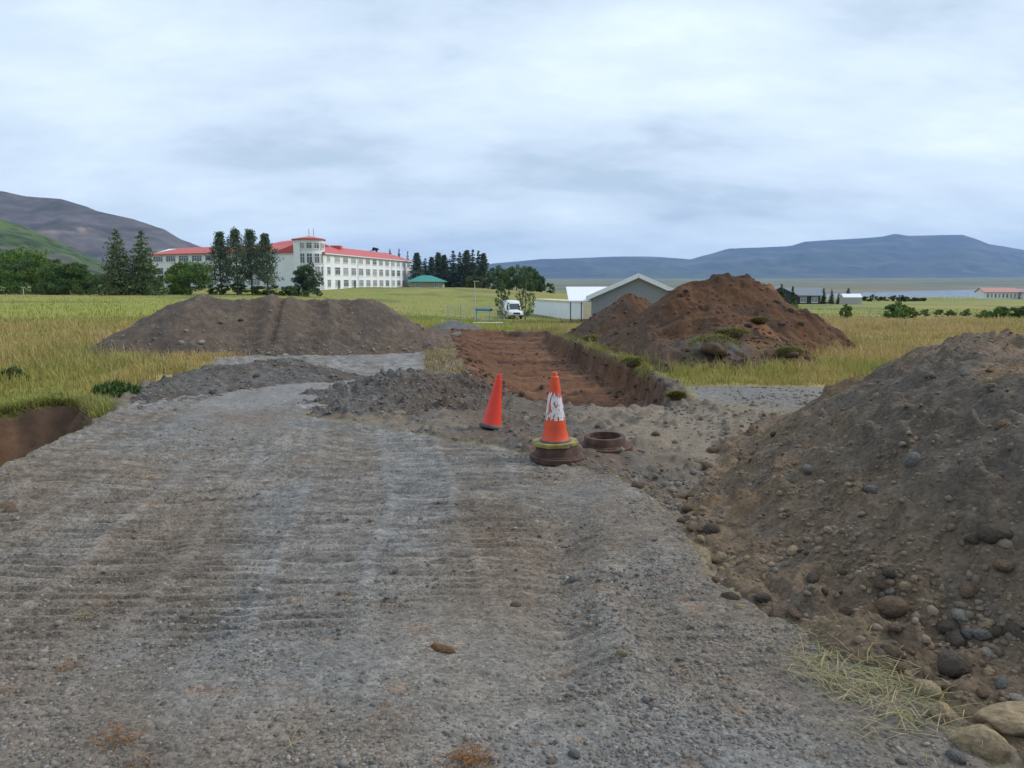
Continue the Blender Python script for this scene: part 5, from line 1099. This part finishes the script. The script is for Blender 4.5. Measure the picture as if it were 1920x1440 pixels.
# left wing with its gable end
C_ = Vector((-61.7, 198.0)); D_ = Vector((-106, 222)); dL = (C_ - D_).normalized(); nL = Vector((-dL.y, dL.x)); lw = 12.2; LZ = 9.95; RZ = 11.75; LL = (C_ - D_).length
lm = MB(); lm.add([P3(D_, Z0), P3(C_, Z0), P3(C_ + nL * lw, Z0), P3(D_ + nL * lw, Z0), P3(D_, LZ), P3(C_, LZ), P3(C_ + nL * lw, LZ), P3(D_ + nL * lw, LZ), P3(C_ + nL * lw / 2, RZ), P3(D_ + nL * lw / 2, RZ)],
               [(0, 1, 5, 4), (1, 2, 6, 8, 5), (2, 3, 7, 6), (3, 0, 4, 9, 7), (0, 3, 2, 1), (4, 5, 8, 9), (6, 7, 9, 8)]); lm.build('wing_wall', M_CREAM, sch)
lr = MB(); q0, q1 = D_ - nL * .6 - dL * .5, C_ - nL * .6 + dL * .35; s0, s1 = D_ + nL * (lw + .6) - dL * .5, C_ + nL * (lw + .6) + dL * .35; t0, t1 = D_ + nL * lw / 2 + dL * 5.5, C_ + nL * lw / 2 + dL * .35
le = LZ - .05; lr.add([P3(q0, le), P3(q1, le), P3(t1, RZ + .2), P3(t0, RZ + .2), P3(s0, le), P3(s1, le), P3(q0, le - .25), P3(q1, le - .25), P3(t1, RZ - .05), P3(s1, le - .25), P3(s0, le - .25)], [(0, 1, 2, 3), (3, 2, 5, 4), (0, 3, 4), (0, 6, 7, 1), (1, 7, 8, 2), (2, 8, 9, 5), (4, 10, 6, 0), (5, 9, 10, 4)]); lr.build('wing_roof', M_ROOF, sch)
for row, (zc_, hh) in enumerate(((8.5, 1.5), (5.0, 1.9), (1.9, 1.7))):
    for k in range(9):
        c = D_ + dL * (LL * (k + .55) / 9.1) - nL * .002; window(sch, P3(c, zc_), dL, 4.0, hh, 4)

def gable_house(name, label, c, rz, L, Wd, hw, hr, mw, mr, wins=(), ov=0.4, base=-1.0, barge=None):
    """long axis x, ridge along x"""
    o = thing(name, label, 'house', c, rz); m = MB()
    m.add([(-L / 2, -Wd / 2, base), (L / 2, -Wd / 2, base), (L / 2, Wd / 2, base), (-L / 2, Wd / 2, base), (-L / 2, -Wd / 2, hw), (L / 2, -Wd / 2, hw), (L / 2, Wd / 2, hw), (-L / 2, Wd / 2, hw), (-L / 2, 0, hr), (L / 2, 0, hr)],
          [(0, 1, 5, 4), (1, 2, 6, 9, 5), (2, 3, 7, 6), (3, 0, 4, 8, 7), (0, 3, 2, 1), (4, 5, 9, 8), (6, 7, 8, 9)]); m.build('wall', mw, o)
    sl_ = (hr - hw) / (Wd / 2); ey = Wd / 2 + ov; ze = hw - sl_ * ov + .06; zr = hr + .06; r = MB()
    for s in (-1, 1): r.xprism([(0, zr), (s * ey, ze), (s * ey, ze + .22), (0, zr + .22)], -L / 2 - ov, L / 2 + ov)
    rfo = r.build('roof', mr, o)
    if barge:
        for s in (-1, 1):
            for e_ in (-1, 1):
                bb = MB(); x0 = e_ * (L / 2 + ov + .012); x1 = e_ * (L / 2 + ov + .06); bb.xprism([(s * .02, zr - .22), (s * (ey + .05), ze - .22), (s * (ey + .05), ze + .30), (s * .02, zr + .30)], min(x0, x1), max(x0, x1)); bb.build('barge_board', barge, o)
    for (side, t, zc_, w, h, cols) in wins:
        if side == 'front': window(o, (t, -Wd / 2 - .002, zc_), (1, 0), w, h, cols)
        elif side == 'left': window(o, (-L / 2 - .002, t, zc_), (0, -1), w, h, cols)
        elif side == 'right': window(o, (L / 2 + .002, t, zc_), (0, 1), w, h, cols)
    return o
# grey gable house behind the smaller heap: ridge runs away from the viewer
gh = gable_house('gable_house', 'grey house with white-edged gable behind the brown heaps', (15.5, 93.0, -3.15), R(81.5), 15, 10.6, 3.2, 5.55, M_GREYW, M_WROOF, (), .55, barge=M_WROOF)
for k in range(22): MB().box(-0.03, 0.03, -0.02, 0.0, 0, 1).build('cladding_rib', M_GREYW, gh, (-7.5 - .002, -5.05 + k * .48, 0.0), (0, 0, R(-90))).scale = (1, 1, 3.2 + 2.2 * (1 - abs(-5.05 + k * .48) / 5.3))
ax = MB().add([(-3.4, 0, 2.75), (2.6, 0, 2.75), (2.6, 4.6, 4.4), (-3.4, 4.6, 4.4), (-3.4, 0, 2.6), (2.6, 0, 2.6), (2.6, 4.6, 4.25), (-3.4, 4.6, 4.25)], [(0, 1, 2, 3), (4, 7, 6, 5), (0, 4, 5, 1), (3, 2, 6, 7), (0, 3, 7, 4), (1, 5, 6, 2)])
an = thing('lean_to', 'low annex with a white sloping roof left of the grey gable', 'shed', (10.2, 90.0, -3.2)); ax.build('roof', M_WROOF, an)
for xx in (-3.2, -1.9, -.6): MB().box(xx, xx + .12, .12, .24, -1, 2.6).build('post', M_BARK, an)
gable_house('far_house', 'dark house with a grey roof right of the tall brown heap', (81.5, 220.0, -4.6), R(-18), 16, 9, 2.7, 4.6, M_DARKW, M_GREYR, (('front', 3.5, 1.5, 1.5, 1.5, 2), ('front', 6.5, 1.5, 1.5, 1.5, 2), ('front', -3, 1.5, 1.4, 1.4, 2)), .6)
gable_house('far_house', 'black gable end showing just over the right shoulder of the brown heap', (70.0, 200.0, -5.2), R(84), 12, 9, 3.4, 5.6, M_DARKW, M_GREYR, (), .5)
gable_house('garden_shed', 'small white shed beside the dark house', (90.3, 200.0, -4.0), R(-6), 4.6, 3.2, 1.7, 2.5, M_CONC, M_WROOF, (), .12)
sp_ = MB().box(-7, 7, -.15, .15, -1, .35); tag(put('garden_wall', sp_.mesh('garden_wall', M_CONC), None, (84.5, 188.0, -4.1), (0, 0, R(10))), 'low pale concrete wall in front of the dark house', 'wall')
gable_house('far_house', 'long white house with a faded red roof at the right edge, left part', (219.5, 340.0, -6.0), R(-8), 14, 9, 3.4, 5.2, M_WALL, M_PINK, tuple(('front', -5.6 + 1.6 * k, 1.9, .7, 1.5, 1) for k in range(8)), .5)
wh = gable_house('far_house', 'white house with a dark porch gable by the lake at right', (231.0, 332.0, -6.0), R(78), 12, 9.5, 3.6, 5.6, M_WALL, M_PINK, (('left', -1.8, 1.8, 1.2, 1.9, 1), ('left', 1.6, 2.1, 1.0, 1.3, 1), ('left', 3.6, 1.8, .7, 1.5, 1)), .7)
MB().add([(0, -4.3, 3.75), (0, 4.3, 3.75), (0, 0, 5.5), (-.05, -4.3, 3.75), (-.05, 4.3, 3.75), (-.05, 0, 5.5)], [(0, 1, 2), (3, 5, 4), (0, 3, 4, 1), (1, 4, 5, 2), (2, 5, 3, 0)]).build('porch_gable', M_DARKW, wh, (-6.05, 0, 0))
gable_house('far_house', 'cream house cut by the right picture edge', (243.5, 330.0, -6.0), R(-20), 13, 9, 3.6, 5.9, M_CREAM, M_PINK, (('front', -2, 2, 1.2, 1.4, 2),), .5)
th = thing('teal_roof_house', 'low beige house with a teal roof at the right end of the school', 'house', (-28.5, 252, -0.4), R(0))
MB().box(-5.2, 5.6, -4, 4, -1, 2.5).build('wall', M_BEIGE, th)
MB().add([(-6.2, -5, 2.45), (6.6, -5, 2.45), (6.6, 5, 2.45), (-6.2, 5, 2.45), (-2.2, 0, 4.5), (1.4, 0, 4.5), (-6.2, -5, 2.3), (6.6, -5, 2.3), (6.6, 5, 2.3), (-6.2, 5, 2.3)], [(0, 1, 5, 4), (1, 2, 5), (2, 3, 4, 5), (3, 0, 4), (0, 6, 7, 1), (1, 7, 8, 2), (3, 9, 6, 0), (6, 9, 8, 7)]).build('roof', M_GREENR, th)
for xx in (-2.6, 3.6): window(th, (xx, -4.002, 1.3), (1, 0), 1.3, 1.2, 2)
# white storage building with cream trim
M_TRIM = plain('cream_trim', (0.62, 0.56, 0.40), rough=0.6, var=0.08)
a_, b2_ = Vector((3.35, 124.0)), Vector((10.35, 105.5)); dS = (b2_ - a_).normalized(); LS = (b2_ - a_).length
st_ = thing('storage_container', 'long white storage container with cream frame beside the van', 'container', (a_.x, a_.y, -3.95), math.atan2(dS.y, dS.x))
MB().box(0, LS, 0, 3.2, -1, 2.75).build('panel', plain('container_white', (0.84, 0.87, 0.90), rough=0.55, var=0.04, scale=.8), st_)
MB().box(-.05, LS + .05, -.1, 3.3, 2.752, 3.0).build('top_rail', M_TRIM, st_)
for xx in (-.06, LS - .6): MB().box(xx, xx + .66, -.09, 3.28, -1, 2.75).build('corner_post', M_TRIM, st_)
for k in range(1, 40): MB().box(0, .06, -.03, 0, 0, 1).build('panel_rib', MATS['container_white'], st_, (LS * k / 40, 0, -.9)).scale = (1, 1, 3.6)
# fence of wire panels with a blue pipe and a lamp post
FY = 92.0; fz = zg(at(900, 600, Y=FY).x, FY)
fe = thing('mesh_fence', 'temporary galvanised wire mesh fence panels beyond the trench', 'fence', (0, FY, fz))
fxs = [at(px, 600, Y=FY).x for px in (840, 864, 892, 918, 945)]
for k, xx in enumerate(fxs): MB().tube([(xx, 0, -.2), (xx, 0, 2.0)], .04, n=6).build('post', M_STEEL, fe)
for k in range(len(fxs) - 1):
    m = MB(); x0, x1 = fxs[k] + .06, fxs[k + 1] - .06
    for i in range(9): xx = x0 + (x1 - x0) * i / 8; m.box(xx - .012, xx + .012, -.01, .01, .1, 1.9)
    for i in range(5): zz = .1 + 1.8 * i / 4; m.box(x0, x1, .012, .03, zz - .012, zz + .012)
    m.build('mesh_panel', M_STEEL, fe)
pb = at(893, 580, Y=90.5); pe = at(921, 581, Y=87.0)
bp_ = thing('blue_pipe', 'blue plastic pipe lying across the wire fence', 'pipe', (0, 0, 0)); M_BLUEP = plain('blue_plastic', (0.035, 0.20, 0.36), rough=0.5, var=0.1)
MB().tube([pb, pe], .17, n=10).build('tube', M_BLUEP, bp_); MB().tube([pe, pe + (pe - pb).normalized() * .06], .15, n=10).build('painted_hollow', M_DARKW, bp_); MB().tube([Vector((pb.x, pb.y, fz - .3)), pb], .06, n=6).build('stand', M_BLUEP, bp_)  # solid cap in dark timber colour stands in for the pipe's shaded hollow
pp = at(891, 600, Y=91.0); zt = at(889, 528, Y=91.0).z
lp = thing('lamp_post', 'slim pale street lamp post behind the trench', 'lamp post', (pp.x, 91.0, zg(pp.x, 91.0)), 0); hh = zt - zg(pp.x, 91.0)
MB().tube([(0, 0, -.2), (0, 0, hh * .3), (-.03, 0, hh)], .09, .045, 8).build('pole', plain('pale_pole', (0.50, 0.48, 0.42), rough=.6, var=.1), lp, smooth=True); MB().box(-.2, .5, -.09, .09, hh - .02, hh + .10).build('lamp_head', M_STEEL, lp, bevel=.02)
for k, (px, Y, yt, lb) in enumerate([(866, 225, 518, 'thin pole before the dark conifer row'), (1640, 205, 546, 'pale pole in front of the lakeside trees'), (43, 96, 538, 'thin stake at the far left of the meadow')]):
    q = at(px, yt, Y=Y); g0 = zg(q.x, Y); o = thing('pole', lb, 'pole', (q.x, Y, g0)); MB().tube([(0, 0, -.3), (0, 0, q.z - g0)], .10 if Y > 150 else .06, .07 if Y > 150 else .05, 6).build('shaft', M_CONC if k else M_BARK, o); MB().box(-.25, .25, -.04, .04, q.z - g0 - .12, q.z - g0).build('cross_arm', M_CONC, o)
# picket fence by the lake houses
pf = thing('picket_fence', 'short row of white pickets on the lawn before the lake', 'fence', (165, 280, zg(165, 280)))
for k in range(6): MB().box(-.07, .07, -.04, .04, -.2, 1.9).build('picket', M_FRAME, pf, (k * 1.5 - 3.5, 0, 0))
MB().box(-3.8, 4.3, .05, .09, 1.0, 1.12).build('rail', M_FRAME, pf)
# cable drum lid / grey concrete slabs near the fence
sl1 = at(915, 609, Y=80); tag(MB().box(-1.6, 1.6, -.8, .8, -.05, .14).build('concrete_slab', M_CONC, None, (sl1.x, 80, zg(sl1.x, 80))), 'pale concrete slab lying in grass beyond the trench', 'slab')

# ================================================================== VAN
M_VAN = plain('white_van_paint', (0.74, 0.75, 0.76), rough=0.3, var=0.03); M_VGL = plain('van_glass', (0.045, 0.052, 0.060), rough=0.06, var=0.2, spec=.8); M_BLK = plain('black_plastic', (0.025, 0.026, 0.028), rough=0.6, var=0.15)
M_HL = plain('headlamp', (0.55, 0.56, 0.58), rough=0.1, var=0.05); M_TYRE = plain('tyre', (0.02, 0.02, 0.02), rough=0.85, var=0.2); M_RIM = plain('rim', (0.30, 0.30, 0.31), rough=0.4, var=0.1, metal=.5)
vp = at(969, 597, Y=108.0); van = thing('parked_van', 'white high-roofed van parked beyond the trench facing the camera', 'van', (vp.x, 108.0, zg(vp.x, 108.0)), R(14))
# nose towards -y; outline in (y, z)
prof = [(0.0, .42), (-.02, .75), (.10, 1.02), (.85, 1.28), (1.00, 1.36), (1.62, 2.28), (1.95, 2.58), (2.4, 2.68), (5.6, 2.66), (5.75, 2.5), (5.8, .5), (5.7, .40)]
bm = bmesh.new(); nst = 7; xs7 = [-.97, -.93, -.72, 0, .72, .93, .97]; rows = []
for i, xx in enumerate(xs7):
    tap = [0.0, 0.0, 0.0, 0.0, 0.0, 0.0, 0.0]; row = []
    for (yy, zz) in prof:
        ed = abs(xx) / .97; pull = (.10 * max(0, ed - .72) / .28) if zz > 2.2 else 0.0; nose = .16 * max(0, ed - .7) / .3 if yy < 1.2 else 0.0
        nx = xx * (1 - .09 * max(0, (zz - 1.2) / 1.4)); row.append(bm.verts.new((nx, yy + nose, zz - pull)))
    rows.append(row)
npf = len(prof)
for i in range(6):
    for j in range(npf): bm.faces.new((rows[i][j], rows[i + 1][j], rows[i + 1][(j + 1) % npf], rows[i][(j + 1) % npf]))
bm.faces.new(rows[0]); bm.faces.new(rows[6][::-1]); bmesh.ops.recalc_face_normals(bm, faces=bm.faces)
for f in bm.faces: f.smooth = True
me = bpy.data.meshes.new('body'); bm.to_mesh(me); bm.free(); me.materials.append(M_VAN); body = put('body', me, van)
def slab(pts, mat, name, off=.012, par=None):
    P_ = [Vector(p) for p in pts]; n_ = (P_[1] - P_[0]).cross(P_[2] - P_[0]).normalized(); m = MB(); k = len(P_); m.add([p - n_ * .02 for p in P_] + [p + n_ * off for p in P_], [tuple(range(k - 1, -1, -1)), tuple(range(k, 2 * k))] + [(i, (i + 1) % k, k + (i + 1) % k, k + i) for i in range(k)]); return m.build(name, mat, par or van)
slab([(-.80, 1.04, 1.40), (.80, 1.04, 1.40), (.72, 1.58, 2.20), (-.72, 1.58, 2.20)], M_VGL, 'windscreen', .03)
slab([(-.52, .0, .72), (.52, .0, .72), (.46, .07, .98), (-.46, .07, .98)], M_BLK, 'grille', .05)
MB().box(-.95, .95, -.10, .16, .36, .58).build('bumper', M_BLK, van, bevel=.04)
for s in (-1, 1):
    slab([(s * .56, .06, .74), (s * .90, .16, .78), (s * .90, .26, 1.06), (s * .58, .16, 1.00)][::s], M_HL, 'headlight', .05)
    MB().box(s * 1.12 - .10, s * 1.12 + .10, 1.02, 1.14, 1.35, 1.72).build('mirror', M_BLK, van, bevel=.03)
    slab([(s * .966, 1.15, 1.36), (s * .966, 2.2, 1.36), (s * .925, 2.2, 2.05), (s * .93, 1.6, 2.05)][::s], M_VGL, 'side_window', .02)
    slab([(s * .972, 1.1, .55), (s * .972, 2.25, .55), (s * .968, 2.25, 1.32), (s * .968, 1.1, 1.32)][::s], M_VAN, 'door', .012)
    for yy in (.95, 4.5):
        w_ = put('wheel', MB().lathe([(.20, -.12), (.33, -.12), (.35, -.08), (.35, .08), (.33, .12), (.20, .12)], 20).mesh('wheel', M_TYRE, True), van, (s * .86, yy, .35), (0, R(90), 0)); put('rim', MB().lathe([(0, -.09), (.2, -.09), (.2, .09), (0, .09)], 14).mesh('rim', M_RIM), w_)
MB().box(-.26, .26, -.115, -.101, .42, .53).build('number_plate', M_FRAME, van)

# ================================================================== HAZE
mh = bpy.data.materials.new('haze'); mh.use_nodes = True; nt = mh.node_tree; nt.nodes.clear()
pv = nt.nodes.new('ShaderNodeVolumePrincipled'); pv.inputs['Color'].default_value = (0.34, 0.57, 1.0, 1); pv.inputs['Density'].default_value = 0.000062; pv.inputs['Anisotropy'].default_value = 0.0
om = nt.nodes.new('ShaderNodeOutputMaterial'); nt.links.new(pv.outputs[0], om.inputs['Volume'])
hz = MB().box(-12900, 12900, -6000, 12900, -19.0, 620.0).build('haze', mh); hz['kind'] = 'stuff'; hz['label'] = 'thin bluish haze in the air over the valley'
